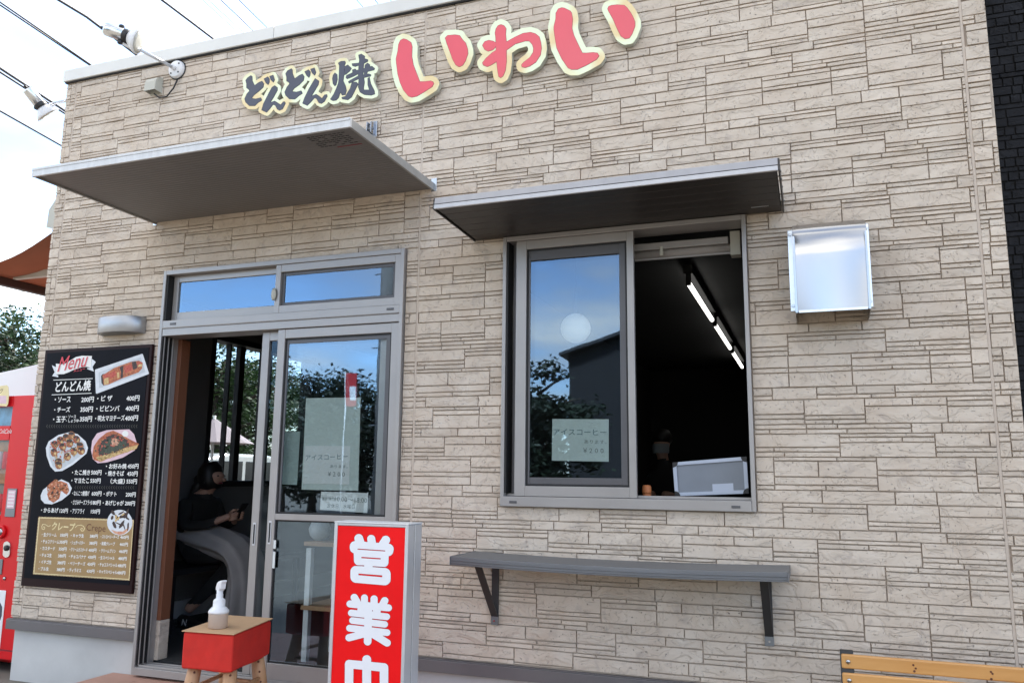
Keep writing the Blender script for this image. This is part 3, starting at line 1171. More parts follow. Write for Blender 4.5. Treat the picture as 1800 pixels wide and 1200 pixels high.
for k in range(7):
    for j in range(9):
        if random.random() < .72:
            x = cx1 - .28 + j * .024
            y = cy + .06 + k * .02
            lb.box(x, x + .018, y, y + .006, 2.8608, 2.8618)
lb.build('printed_label', M['gasket'], ca)
box('red_label_line', M['red_dark'], ca, cx1 - .20, cx1 - .06, cy + .205, cy + .213, 2.8608, 2.8618, 0)
# tie-rod eyelets on the wall above it
for pxx, pyy, lab in ((657, 228, 'polished steel tie rod bracket on the wall above right end of canopy'),):
    x, z = WX(pxx, pyy), WZ(pxx, pyy)
    e = empty('wall_bracket', (x, 0, z), lab, 'bracket')
    box('back_plate', M['chrome'], e, x - .024, x + .028, -.012, -.001, z - .055, z + .048, .003)
    box('clevis', M['chrome'], e, x - .020, x - .013, -.055, -.0125, z - .04, z + .030, .002)
    box('clevis', M['chrome'], e, x + .008, x + .015, -.055, -.0125, z - .04, z + .030, .002)
    MB().lathe([(.008, 0), (.008, .045)], (x - .026, -.04, z - .012), (1, 0, 0), 12).build('pin', M['steel_dark'], e, 0, True)
    for zz in (z + .032, z - .046):
        MB().lathe([(.007, 0), (.007, .005)], (x + .002, -.0125, zz), (0, -1, 0), 8).build('bolt', M['steel_dark'], e)

# ---- canopy above the serving window
wc = empty('window_canopy', (-.886, -.27, 2.53), 'narrow canopy with dark panelled underside above the serving window', 'canopy')
wx0, wx1, wy = -1.691, -.082, -.540


def zb(y):
    return 2.530 + (2.546 - 2.530) * (y / wy)


n = 6
for k in range(n):
    ya, yb = wy + .012 + (-.004 - wy - .012) * k / n + .0015, wy + .012 + (-.004 - wy - .012) * (k + 1) / n - .0015
    za, zc = zb(ya), zb(yb)
    MB().hexa([(wx0 + .006, ya, za), (wx1 - .006, ya, za), (wx1 - .006, yb, zc), (wx0 + .006, yb, zc),
               (wx0 + .006, ya, za + .012), (wx1 - .006, ya, za + .012), (wx1 - .006, yb, zc + .012), (wx0 + .006, yb, zc + .012)]
              ).build('soffit_panel', M['soffit_brown'], wc, .002)
MB().box(wx0 + .006, wx1 - .006, wy + .012, -.003, 2.562, 2.590).build('deck', M['alu'], wc)
f = MB()
f.hexa([(wx0, wy, 2.566), (wx1, wy, 2.566), (wx1, wy + .011, 2.566), (wx0, wy + .011, 2.566),
        (wx0, wy + .008, 2.600), (wx1, wy + .008, 2.600), (wx1, wy + .03, 2.600), (wx0, wy + .03, 2.600)])
f.build('upper_fascia', M['edge_grey'], wc, .002)
box('lower_fascia', M['edge_pale'], wc, wx0, wx1, wy - .003, wy + .011, 2.540, 2.562, .0025)
box('groove', M['gasket'], wc, wx0 + .002, wx1 - .002, wy + .002, wy + .011, 2.5622, 2.5658, 0)
for x in (wx0 - .008, wx1 + .0005):
    MB().hexa([(x, wy, 2.540), (x + .0075, wy, 2.540), (x + .0075, -.003, 2.524), (x, -.003, 2.524),
               (x, wy + .01, 2.600), (x + .0075, wy + .01, 2.600), (x + .0075, -.003, 2.600), (x, -.003, 2.600)]).build('end_plate', M['soffit_brown'], wc, .002)
box('bracket_slot', M['alu_light'], wc, wx1 - .14, wx1 - .06, -.105, -.100, zb(-.1) - .0018, zb(-.1) - .0003, 0)
for k in range(5):
    y = wy + .06 + k * .1
    MB().lathe([(.005, 0), (.005, .004)], (wx1 + .0081, y, 2.558), (1, 0, 0), 8).build('rivet', M['steel_dark'], wc)

# ---- exhaust hood
hd = empty('vent_hood', (.11, -.1, 2.0), 'polished stainless steel vent hood on the wall right of the window', 'vent hood')
hx0, hx1 = -.040, .268
prof = [(0, 2.437), (-.06, 2.430), (-.13, 2.412), (-.175, 2.385), (-.198, 2.345)]
hb = MB()
nxh, V, Fc = 16, [], []
zs = [2.345, 2.25, 2.15, 2.06, 1.992]
rows = prof + [(-.2, z) for z in zs[1:]]
for i, (y, z) in enumerate(rows):
    for k in range(nxh + 1):
        t = k / nxh
        bul = .007 * (1 - (2 * t - 1) ** 2) * min(1, -y / .15)
        V.append((hx0 + (hx1 - hx0) * t, y - bul, z))
for i in range(len(rows) - 1):
    for k in range(nxh):
        a = i * (nxh + 1) + k
        Fc.append((a, a + nxh + 1, a + nxh + 2, a + 1))
hb.add(V, Fc)
sh = hb.build('shell', M['chrome'], hd, 0, True)
so_ = sh.modifiers.new('solid', 'SOLIDIFY')
so_.thickness = .002
so_.offset = 1
so_.use_rim = False
for x in (hx0 - .0025, hx1 + .0003):
    pr = MB()
    loop = [(y, z) for y, z in rows] + [(0, 1.97)]
    pr.add([(x, y, z) for y, z in loop] + [(x + .0022, y, z) for y, z in loop],
           [list(range(len(loop))), list(range(len(loop), 2 * len(loop)))[::-1]] + [[i, (i + 1) % len(loop), (i + 1) % len(loop) + len(loop), i + len(loop)] for i in range(len(loop))])
    pr.build('side_panel', M['chrome'], hd)
for x in (hx0 - .0035, hx1 - .0105):
    box('edge_fold', M['chrome'], hd, x + .003, x + .011, -.2125, -.2005, 1.985, 2.342, .002)
box('edge_fold', M['brushed'], hd, hx0 + .011, hx1 - .011, -.2125, -.2075, 1.985, 1.997, .001)
for x in (hx0 - .025, hx1 + .003):
    box('flange', M['brushed'], hd, x, x + .022, -.004, -.0008, 2.035, 2.43, .001)
    for z in (2.408, 2.06):
        MB().lathe([(.009, 0), (.009, .002), (.006, .0021), (.006, .008)], (x + .011, -.0042, z), (0, -1, 0), 12).build('bolt', M['chrome'], hd)
box('louvre', M['gasket'], hd, hx0 + .004, hx1 - .004, -.185, -.002, 2.03, 2.034, 0)

# ---- wall shelf
shf = empty('counter_shelf', (-.89, -.17, .82), 'grey sagging counter shelf on two brackets below the serving window', 'shelf')


def sag(x):
    t = (x + .89) / .77
    return -.013 * (1 - t * t)


def slab(x0, x1, y0, y1, z0, z1, name, m):
    mb = MB()
    n = 16
    for i in range(n + 1):
        x = x0 + (x1 - x0) * i / n
        b = sag(x)
        mb.v += [Vector((x, y0, z0 + b)), Vector((x, y1, z0 + b)), Vector((x, y1, z1 + b)), Vector((x, y0, z1 + b))]
    for i in range(n):
        for k in range(4):
            k2 = (k + 1) % 4
            mb.f.append([i * 4 + k, (i + 1) * 4 + k, (i + 1) * 4 + k2, i * 4 + k2])
            mb.mi.append(0)
    mb.f += [[0, 1, 2, 3], [n * 4 + 3, n * 4 + 2, n * 4 + 1, n * 4]]
    mb.mi += [0, 0]
    return mb.build(name, m, shf, .002)


M['shelf'] = mat('weathered_grey_decking', (.155, .16, .17), .48, .15, .12, 10, stretch=(.2, 4, 4))
M['shelf_dk'] = mat('dark_bronze_bar', (.045, .043, .044), .5, .2, .1, 10)
slab(-1.662, -.118, -.315, -.002, .856, .868, 'board', M['shelf'])
slab(-1.662, -.118, -.320, -.3155, .829, .8685, 'edge_strip', M['shelf'])
slab(-1.658, -.122, -.324, -.3203, .850, .8535, 'edge_bead', M['shelf'])
slab(-1.658, -.122, -.3235, -.3203, .838, .842, 'edge_bead', M['shelf'])
slab(-1.655, -.125, -.315, -.002, .834, .8555, 'underframe', M['shelf_dk'])
for x in (-1.662, -.1215):
    box('end_cap', M['shelf'], shf, x, x + .0035, -.326, -.002, .828 + sag(x), .8695 + sag(x), .001)
for xb in (-1.548, -.222):
    br = MB()
    br.box(xb - .019, xb + .019, -.010, -.002, .515, .833)
    br.box(xb - .019, xb + .019, -.27, -.0105, .825, .833)
    a, b = (-.245, .8245), (-.012, .556)
    d = Vector((b[0] - a[0], b[1] - a[1])).normalized()
    nrm = (-d.y * .004, d.x * .004)
    br.hexa([(xb - .018, a[0] - nrm[0], a[1] - nrm[1]), (xb + .018, a[0] - nrm[0], a[1] - nrm[1]), (xb + .018, b[0] - nrm[0], b[1] - nrm[1]), (xb - .018, b[0] - nrm[0], b[1] - nrm[1]),
             (xb - .018, a[0] + nrm[0], a[1] + nrm[1]), (xb + .018, a[0] + nrm[0], a[1] + nrm[1]), (xb + .018, b[0] + nrm[0], b[1] + nrm[1]), (xb - .018, b[0] + nrm[0], b[1] + nrm[1])])
    bo = br.build('bracket', M['shelf_dk'], shf, .001)
    box('mount_plate', M['steel_dark'], bo, xb - .020, xb + .020, -.013, -.0102, .512, .553, .001)
    MB().lathe([(.006, 0), (.005, .004)], (xb, -.0132, .532), (0, -1, 0), 8).build('screw', M['brushed'], bo)

# ---- spot lamps
def spot(root, base, aim, arm_end, head, axis, tang):
    """base plate on a wall, slim arm, cylinder body with a flared reflector"""
    ax = Vector(axis).normalized()
    nrm = Vector(aim).normalized()
    MB().lathe([(.062, 0), (.062, .012), (.056, .026), (.02, .030)], base, nrm, 24).build('base_plate', M['lampwhite'], root, .002, True)
    MB().lathe([(.068, -.004), (.068, .004)], base, nrm, 24).build('gasket_ring', M['gasket'], root)
    t = Vector(tang)
    u = nrm.cross(t).normalized()
    for k in range(4):
        a = math.pi / 4 + k * math.pi / 2
        c = Vector(base) + t * math.cos(a) * .043 + u * math.sin(a) * .043 + nrm * .024
        MB().lathe([(.006, 0), (.006, .006)], c, nrm, 8).build('screw', M['black_pl'], root)
    MB().tube([Vector(base) + nrm * .028, Vector(arm_end)], .011, 10).build('arm', M['alu_light'], root, 0, True)
    MB().tube([Vector(base) + nrm * .028, Vector(base) + nrm * .06], .017, 10).build('arm_socket', M['lampwhite'], root, 0, True)
    h = Vector(head)
    MB().lathe([(.010, -.205), (.038, -.20), (.041, -.19), (.041, -.085), (.036, -.08)], h, ax, 24).build('lamp_body', M['brushed'], root, 0, True)
    MB().lathe([(.046, -.080), (.046, -.052)], h, ax, 24).build('collar', M['black_pl'], root, .002, True)
    MB().lathe([(.036, -.052), (.050, -.038), (.075, -.006), (.084, .012), (.084, .017), (.076, .0172)], h, ax, 28).build('reflector', M['lampwhite'], root, 0, True)
    MB().lathe([(.076, .0174), (.045, .0205), (.006, .022)], h, ax, 28).build('lens', M['lens'], root, 0, True)
    k = h - ax * .10
    for sgn in (1, -1):
        c = k + Vector((0, 0, 1)) * .04 * sgn
        MB().lathe([(.016, 0), (.018, .006), (.018, .020), (.012, .024)], c, Vector((0, 0, sgn)), 12).build('knob', M['black_pl'], root, .002)
    MB().tube([k - Vector((0, 0, .05)), (k - Vector((0, 0, .05)) + Vector(arm_end)) / 2 + Vector((0, 0, -.012)), Vector(arm_end)], .010, 8).build('yoke', M['lampwhite'], root, 0, True)
    MB().lathe([(.012, 0), (.009, .025), (.004, .03)], h - ax * .205, -ax, 10).build('cable_gland', M['black_pl'], root, 0, True)


bx, bz = WX(313, 124), WZ(313, 124)
l1 = empty('spot_lamp', (bx, 0, bz), 'white spot lamp on a straight arm from the front wall near roof', 'lamp', 'spot lamps around the shop roof')
spot(l1, (bx, -.002, bz), (0, -1, 0), P(247, 88, 0, bx), P(240, 71, 0, bx), (.85, .45, -.30), (1, 0, 0))
by, bz2 = .16, 3.965
l2 = empty('spot_lamp', (-4.884, by, bz2), 'white spot lamp on an arm sticking out past the left corner', 'lamp', 'spot lamps around the shop roof')
spot(l2, (-4.884, by, bz2), (-1, 0, 0), (-5.20, by, bz2 - .004), (-5.235, by - .02, bz2 - .085), (.35, .60, -.72), (0, 1, 0))
# junction cover and its cable
jx, jz = WX(276, 155), WZ(276, 155)
jo = empty('cable_cover', (jx, 0, jz), 'small beige hood shaped cable cover below the front spot lamp', 'cable cover')
jp = [(0, .062), (-.022, .060), (-.048, .045), (-.062, .018), (-.066, -.045)]
mbj = MB()
w = .046
for y, z in jp:
    mbj.v += [Vector((jx - w, y, jz + z)), Vector((jx + w, y, jz + z))]
for i in range(len(jp) - 1):
    mbj.f.append([2 * i, 2 * i + 2, 2 * i + 3, 2 * i + 1])
mbj.f.append([2 * i for i in range(len(jp))] + [len(jp) * 2])
mbj.f.append([len(jp) * 2 + 1] + [2 * i + 1 for i in range(len(jp) - 1, -1, -1)])
mbj.v += [Vector((jx - w, 0, jz - .045)), Vector((jx + w, 0, jz - .045))]
mbj.mi = [0] * len(mbj.f)
mbj.build('cover', M['beige_pl'], jo, 0)
box('back_plate', M['beige_pl'], jo, jx - w - .003, jx + w + .003, -.006, -.0005, jz - .05, jz + .066, .001)
cp = [P(px, py, 1, yy) for px, py, yy in ((271, 165, -.03), (280, 172, -.03), (293, 170, -.025), (305, 155, -.02), (312, 140, -.015))]
tag(MB().tube(cp, .005, 8).build('power_cable', M['cable'], None, 0, True), 'short black cable looping from cover to lamp base plate', 'cable')

# ---- half round wall light
wl = empty('wall_light', (-4.15, 0, 2.12), 'half round brushed silver wall light above the menu board', 'wall light')
a0, a1 = -4.333, -3.975
mb = MB()
n = 20
for z in (2.128, 2.132, 2.228, 2.234):
    ins = .004 if z in (2.128, 2.234) else 0
    for k in range(n + 1):
        t = math.pi * k / n
        mb.v.append(Vector(((a0 + a1) / 2 - math.cos(t) * ((a1 - a0) / 2 - ins), -math.sin(t) ** .8 * (.118 - ins), z)))
for i in range(3):
    for k in range(n):
        a = i * (n + 1) + k
        mb.f.append([a, a + 1, a + n + 2, a + n + 1])
mb.f.append(list(range(n, -1, -1)))
mb.f.append([3 * (n + 1) + k for k in range(n + 1)])
mb.mi = [0] * len(mb.f)
mb.build('shade', M['lamp_silver'], wl, 0, True).data.polygons.foreach_set('use_smooth', [True] * 60 + [False] * 2)
mb = MB()
mb.v = [Vector(((a0 + a1) / 2 - math.cos(math.pi * k / n) * .165, -math.sin(math.pi * k / n) * .100, 2.1272)) for k in range(n + 1)]
mb.f, mb.mi = [list(range(n, -1, -1))], [0]
mb.build('diffuser', M['steel_dark'], wl)

# ---- shop name: cut-out boards
YS = -.045


def board(name, label, shapes, inkm, edgem, off, cat='sign letter'):
    outer, edge, face = glyph(shapes, [off, .55, 0])
    xs_ = [p for l in tow(outer, YS) for p in l]
    cx = sum(p[0] for p in xs_) / len(xs_)
    cz = min(p[1] for p in xs_)
    r = empty(name, (cx, YS, cz), label, cat, 'cut-out letters of the shop name')
    g = MB()
    g.prism(tow(outer, YS), YS, YS + .003)
    g.build('cream_face', M['cream'], r)
    MB().prism(tow(outer, YS), YS + .0032, -.012).build('board_edge', M['cream_side'], r)
    MB().prism(tow(edge, YS), YS - .0008, YS - .0001).build('letter_outline', edgem, r)
    MB().prism(tow(face, YS), YS - .0016, YS - .0009).build('letter_face', inkm, r)


C3 = lambda p: crop(p, 680, 40, 7.5)
C4 = lambda p: crop(p, 830, 20, 8.573)
C5 = lambda p: crop(p, 950, 0, 8)
D1 = lambda p: crop(p, 420, 80, 9.23)
D2 = lambda p: crop(p, 540, 80, 9.23)
E1 = 'red strokes on a cream edged board, '
board('sign_letter', 'tall red hook stroke beside the dark lettering on cream edged board',
      [('p', C3([(220, 215), (265, 228), (320, 265), (335, 320), (330, 450), (350, 560), (400, 690), (435, 780), (500, 780), (580, 770), (612, 785), (620, 805), (600, 845), (500, 910), (400, 970), (330, 985), (285, 970), (220, 890), (175, 790), (145, 680), (130, 560), (122, 480), (145, 380), (155, 290), (180, 235)]))],
      M['sign_red'], M['sign_red_edge'], 9.4)
board('sign_letter', 'red bean shaped stroke just left of the looped red letter on cream board',
      [('p', C3([(770, 205), (800, 172), (900, 163), (960, 172), (1000, 230), (1040, 270), (1065, 350), (1070, 410), (1035, 510), (1000, 565), (955, 585), (910, 560), (870, 490), (830, 380), (790, 270)]))],
      M['sign_red'], M['sign_red_edge'], 9.4)
board('sign_letter', 'red looped letter with a crossed stem in the middle of the red lettering',
      [('p', C4([(345, 330), (360, 265), (390, 220), (435, 203), (480, 220), (512, 265), (505, 350), (515, 460), (518, 760), (500, 900), (465, 980), (430, 1003), (400, 985), (385, 900), (370, 760), (360, 560), (355, 400)])),
       ('p', C4([(155, 515), (190, 460), (250, 440), (320, 455), (375, 490), (350, 545), (310, 585), (240, 605), (190, 580)])),
       ('p', C4([(385, 575), (300, 630), (210, 710), (155, 780), (170, 815), (230, 838), (290, 810), (400, 740)])),
       ('p', C4([(500, 475), (640, 395), (770, 335), (880, 320), (950, 340), (1010, 385), (1035, 470), (1045, 560), (1030, 660), (960, 770), (870, 830), (800, 852), (750, 840), (745, 805), (780, 770), (870, 700), (920, 620), (925, 560), (905, 500), (860, 450), (800, 450), (650, 495), (500, 600)]))],
      M['sign_red'], M['sign_red_edge'], 9.4)
board('sign_letter', 'tall red hook stroke right of the looped letter, reaching nearly to roof edge',
      [('p', C5([(300, 112), (340, 120), (420, 160), (440, 190), (453, 270), (443, 400), (470, 500), (540, 650), (590, 750), (650, 750), (740, 742), (800, 750), (825, 790), (790, 840), (650, 920), (520, 980), (440, 982), (390, 960), (300, 830), (230, 680), (210, 560), (190, 430), (190, 380), (215, 270), (218, 190), (250, 130)]))],
      M['sign_red'], M['sign_red_edge'], 10.2)
board('sign_letter', 'last red bean shaped stroke at the far right end of the lettering',
      [('p', C5([(945, 130), (960, 95), (1000, 80), (1080, 72), (1180, 80), (1220, 115), (1270, 185), (1300, 240), (1330, 310), (1330, 370), (1290, 480), (1250, 540), (1190, 550), (1130, 510), (1080, 410), (1020, 270), (960, 165)]))],
      M['sign_red'], M['sign_red_edge'], 10.2)
dark = [
    ('p', D1([(195, 492), (215, 510), (218, 580), (255, 655), (330, 600), (375, 583), (405, 625), (395, 680), (330, 740), (240, 810), (205, 860), (270, 872), (355, 852), (372, 890), (310, 930), (260, 980), (170, 980), (110, 920), (95, 870), (130, 790), (175, 738), (158, 712), (125, 690), (125, 620), (112, 570), (140, 530)])),
    ('p', D1([(410, 545), (470, 512), (495, 545), (495, 600), (475, 637), (440, 610)])),
    ('p', D1([(500, 505), (555, 485), (580, 560), (560, 600), (520, 560)])),
    ('p', D1([(580, 655), (625, 685), (625, 730), (570, 830), (505, 935), (580, 905), (620, 930), (680, 970), (715, 920), (740, 915), (755, 940), (710, 1030), (660, 1055), (625, 1035), (590, 970), (555, 960), (500, 1030), (450, 1087), (370, 1050), (400, 950), (480, 790), (540, 680)])),
    ('p', D1([(850, 380), (868, 400), (870, 460), (905, 545), (980, 490), (1030, 468), (1060, 510), (1050, 570), (980, 640), (895, 700), (860, 750), (930, 760), (1010, 740), (1030, 780), (970, 820), (910, 873), (820, 870), (760, 810), (745, 760), (780, 680), (825, 625), (808, 595), (775, 580), (775, 510), (760, 460), (790, 415)])),
    ('p', D1([(1070, 430), (1130, 398), (1160, 430), (1155, 490), (1135, 522), (1100, 490)])),
    ('p', D1([(1165, 390), (1225, 368), (1250, 440), (1230, 487), (1190, 450)])),
    ('p', D2([(130, 540), (190, 580), (180, 640), (120, 740), (65, 830), (145, 795), (185, 820), (240, 865), (285, 805), (320, 800), (325, 830), (280, 910), (230, 945), (190, 930), (155, 865), (120, 850), (60, 920), (2, 977), (-73, 940), (-40, 850), (40, 690)])),
    ('p', D2([(450, 450), (485, 475), (490, 560), (470, 640), (450, 660), (420, 620), (410, 540), (425, 480)])),
    ('p', D2([(505, 290), (550, 262), (612, 258), (622, 285), (605, 330), (600, 450), (590, 540), (580, 600), (550, 720), (510, 850), (470, 890), (420, 900), (378, 875), (430, 800), (480, 690), (510, 600), (520, 450), (525, 330)])),
    ('p', D2([(560, 600), (590, 590), (622, 660), (638, 740), (620, 800), (570, 810), (540, 760)])),
    ('p', D2([(605, 350), (660, 320), (720, 375), (690, 420), (630, 470), (600, 480), (612, 400)])),
    ('p', D2([(835, 160), (880, 143), (935, 180), (925, 240), (915, 330), (905, 480), (890, 520), (830, 500), (840, 300), (850, 240)])),
    ('p', D2([(730, 300), (840, 290), (920, 215), (985, 235), (985, 260), (930, 290), (780, 345), (735, 330)])),
    ('p', D2([(640, 490), (740, 445), (735, 400), (780, 385), (800, 410), (920, 380), (1050, 340), (1095, 375), (1085, 400), (1000, 420), (850, 450), (760, 500), (650, 545), (630, 525)])),
    ('p', D2([(940, 320), (980, 290), (1020, 320), (980, 420), (960, 500), (920, 500), (935, 400)])),
    ('p', D2([(670, 590), (690, 575), (830, 500), (1000, 465), (1035, 480), (1030, 500), (960, 515), (830, 545), (720, 600), (680, 615)])),
    ('p', D2([(730, 600), (800, 600), (825, 630), (760, 760), (720, 840), (660, 885), (570, 870), (565, 845), (620, 830), (700, 700)])),
    ('p', D2([(840, 540), (920, 530), (930, 600), (915, 700), (920, 725), (1010, 725), (985, 640), (985, 540), (1010, 520), (1030, 620), (1090, 740), (1095, 790), (1040, 810), (930, 800), (860, 760), (830, 680)]))]
board('sign_letters', 'dark slate brush lettering どんどん焼 on one cream cut-out board', dark, M['ink'], M['ink_edge'], 6.0, 'sign')

# ---- menu board
YM = -.030
mbx = (-4.797, -3.886, .530, 2.052)
menu = empty('menu_board', (-4.34, -.015, .53), 'tall black menu board with food pictures and prices by the door', 'menu board')
box('panel', M['menu_edge'], menu, mbx[0], mbx[1], YM + .004, -.004, mbx[2], mbx[3], .003)
box('print_sheet', M['menu_black'], menu, mbx[0] + .022, mbx[1] - .022, YM + .0020, YM + .0038, mbx[2] + .05, mbx[3] - .022, 0)
A_ = lambda p: crop(p, 80, 615, 9)
B_ = lambda p: crop(p, 60, 740, 7.057)
C_ = lambda p: crop(p, 50, 895, 8.57)
LAY = [YM + .0018]


def flat(name, m, pts, parent=menu, y=None, r=0, st=.4):
    LAY[0] -= .00006
    yy = LAY[0] if y is None else y
    lp = pts if not r else None
    loops = glyph([('p', pts)], [r], st, .08)[0] if r else [pts]
    return MB().prism(tow(loops, yy), yy, yy).build(name, m, parent)


def multi(name, m, polys, parent=menu):
    LAY[0] -= .00006
    if len(polys) < 20:
        for pts in polys:
            LAY[0] -= .00001
            MB().prism(tow([pts], LAY[0]), LAY[0], LAY[0]).build(name, m, parent)
        return
    mb = MB()
    for pts in polys:
        mb.prism(tow([pts], LAY[0]), LAY[0], LAY[0])
    return tag(mb.build(name, m, parent), kind='stuff')


def disc(cx, cy, rx, ry, n=14, rot=0.0, jit=0.0, rg=random.Random(3)):
    o = []
    for k in range(n):
        a = 2 * math.pi * k / n
        q = 1 + rg.uniform(-jit, jit)
        x, y = rx * math.cos(a) * q, ry * math.sin(a) * q
        o.append((cx + x * math.cos(rot) - y * math.sin(rot), cy + x * math.sin(rot) + y * math.cos(rot)))
    return o


flat('ribbon_tail', M['plate'], A_([(100, 240), (165, 270), (165, 385), (200, 400), (200, 430), (105, 410), (145, 350)]))
flat('ribbon_tail', M['plate'], A_([(735, 140), (795, 190), (745, 265), (765, 340), (660, 300), (660, 285), (715, 280)]))
flat('ribbon', M['wht'], A_([(165, 215), (250, 225), (330, 205), (400, 160), (480, 110), (580, 90), (735, 95), (715, 280), (655, 265), (560, 275), (450, 310), (370, 350), (290, 380), (165, 385)]))
flat('plate_print', M['plate'], A_([(797, 320), (1527, 75), (1622, 368), (810, 675)]), r=1.6)
flat('plate_print', M['plate_in'], A_([(850, 360), (1500, 130), (1570, 340), (860, 590)]), r=1.2)
flat('food_print', M['food_dark'], A_([(878, 410), (900, 380), (950, 375), (970, 540), (915, 560), (885, 520)]))
flat('food_print', M['food2'], A_([(905, 400), (1080, 290), (1350, 190), (1480, 170), (1535, 205), (1525, 290), (1470, 350), (1200, 450), (1000, 540), (925, 555)]), r=.4)
multi('food_print', M['food_red'], [A_([(910, 395), (1000, 360), (1010, 420), (930, 450)]), A_([(1000, 380), (1100, 320), (1120, 400), (1030, 450)]), A_([(1240, 260), (1360, 215), (1380, 310), (1260, 370)]), A_([(1450, 185), (1530, 195), (1520, 235), (1450, 235)])])
multi('food_print', M['food_dark'], [A_([(1365, 190), (1430, 178), (1452, 270), (1440, 295), (1385, 310)]), A_([(1170, 270), (1230, 245), (1225, 430), (1185, 455), (1195, 350)])])
multi('food_print', M['food_yel'], [A_([(930, 455), (995, 430), (1000, 530), (925, 550)]), A_([(1130, 360), (1165, 350), (1170, 430), (1140, 450)]), A_([(1480, 225), (1530, 220), (1520, 260), (1460, 265)])])
flat('plate_print', M['plate'], B_([(145, 330), (180, 250), (300, 170), (440, 135), (540, 160), (640, 250), (668, 330), (650, 400), (480, 540), (350, 615), (260, 625), (200, 560), (155, 430)]))
flat('plate_print', M['plate_in'], B_([(180, 340), (210, 260), (310, 200), (450, 160), (530, 180), (620, 270), (640, 340), (610, 400), (470, 510), (350, 585), (270, 595), (225, 550), (185, 430)]))
balls = [(465, 175), (395, 205), (325, 240), (525, 225), (255, 290), (440, 270), (355, 315), (570, 310), (245, 385), (495, 375), (585, 365), (410, 440), (300, 505), (305, 545)]
multi('food_print', M['food1'], [B_(disc(x, y, 46, 52, 10, 0, .08)) for x, y in balls])
multi('food_print', M['food_yel'], [B_(disc(x + 16, y + 16, 17, 20, 7, 0, .2)) for x, y in balls])
multi('food_print', M['food_dark'], [B_(disc(x - 5, y - 25, 38, 20, 8, 0, .2)) for x, y in balls])
flat('plate_print', M['pink_plate'], B_([(705, 360), (720, 240), (780, 150), (900, 110), (1180, 100), (1240, 160), (1270, 260), (1250, 360), (1100, 450), (900, 510), (790, 520), (730, 470)]))
flat('food_print', M['food2'], B_([(720, 420), (740, 310), (800, 220), (900, 140), (980, 115), (1060, 150), (1180, 220), (1300, 280), (1270, 340), (1100, 400), (900, 470), (830, 505), (740, 480)]))
flat('food_print', M['food_yel'], B_([(760, 450), (900, 400), (1100, 340), (1290, 290), (1275, 335), (1100, 395), (900, 465), (830, 500)]))
flat('food_print', M['food_dark'], B_([(790, 380), (815, 280), (900, 190), (980, 160), (1080, 190), (1170, 240), (1180, 300), (1000, 390), (830, 430)]))
flat('food_print', M['food3'], B_([(830, 380), (860, 290), (940, 210), (1050, 210), (1140, 260), (1150, 310), (1040, 350), (950, 390), (850, 410)]))
flat('food_print', M['food4'], B_([(960, 250), (1000, 195), (1030, 230), (1060, 260), (1030, 300), (970, 300)]))
flat('food_print', M['wht'], B_(disc(1130, 155, 40, 38)))
flat('plate_print', M['plate'], B_([(80, 920), (110, 850), (200, 780), (340, 720), (430, 760), (468, 830), (440, 900), (340, 980), (220, 1030), (130, 1020), (85, 970)]))
flat('food_print', M['food2'], B_([(165, 800), (210, 760), (260, 720), (280, 745), (330, 740), (410, 770), (435, 860), (405, 910), (370, 890), (330, 850), (320, 930), (310, 960), (240, 1010), (180, 970), (160, 900), (190, 860)]))
multi('food_print', M['food_dark'], [B_(disc(x, y, 14, 22, 6, .5, .3)) for x, y in ((245, 830), (300, 790), (250, 930), (380, 800), (340, 850), (225, 880), (290, 880))])
def flecks(m, poly, n, rx, seed):
    rg_ = random.Random(seed)
    xs_, ys_ = [p[0] for p in poly], [p[1] for p in poly]
    out = []
    while len(out) < n:
        x, y = rg_.uniform(min(xs_), max(xs_)), rg_.uniform(min(ys_), max(ys_))
        c = False
        for a, b in zip(poly, poly[1:] + poly[:1]):
            if (a[1] > y) != (b[1] > y) and x < (b[0] - a[0]) * (y - a[1]) / (b[1] - a[1]) + a[0]:
                c = not c
        if c:
            out.append(B_(disc(x, y, rg_.uniform(.4, 1) * rx, rg_.uniform(.5, 1.2) * rx, 6, rg_.uniform(0, 3), .35)))
    multi('food_flecks', m, out)


okono = [(740, 400), (815, 240), (900, 170), (1000, 140), (1170, 230), (1250, 300), (1040, 400), (850, 460)]
flecks(M['food3'], okono, 60, 13, 1)
flecks(M['food_red'], okono, 40, 12, 2)
flecks(M['food_yel'], [(740, 470), (900, 400), (1100, 350), (1280, 300), (1250, 345), (1100, 400), (900, 470), (800, 500)], 60, 13, 3)
flecks(M['food4'], [(960, 250), (1000, 195), (1060, 250), (1030, 300), (970, 300)], 24, 11, 4)
kara = [(165, 800), (260, 720), (330, 740), (410, 770), (430, 860), (400, 900), (330, 850), (310, 955), (240, 1005), (180, 965), (165, 900)]
flecks(M['food4'], kara, 40, 13, 5)
flecks(M['food1'], kara, 45, 14, 6)
flecks(M['food_red'], [(200, 260), (480, 150), (600, 300), (480, 420), (330, 560), (240, 500), (200, 380)], 60, 12, 7)
flecks(M['food3'], [(230, 240), (480, 150), (590, 280), (420, 380), (260, 360)], 45, 9, 8)
flecks(M['food_yel'], [(240, 420), (500, 320), (600, 360), (430, 470), (310, 560), (250, 520)], 40, 10, 9)
chev = []
for x0, x1, yc, h in ((150, 1290, 63, 20), (500, 1250, 822, 20)):
    k = x0
    while k < x1:
        yy = yc
        chev.append(B_([(k, yy), (k + 14, yy - h), (k + 22, yy - h), (k + 8, yy), (k + 22, yy + h), (k + 14, yy + h)]))
        k += 30
multi('chevron_band', M['dim_print'], chev)
gold = [(67.3, 907.3), (235.5, 912.5), (228, 1019.9), (57.6, 1008.8)]
flat('gold_border', M['brown_print'], gold)
inn = C_([(170, 130), (1575, 172), (1510, 1045), (88, 952)])
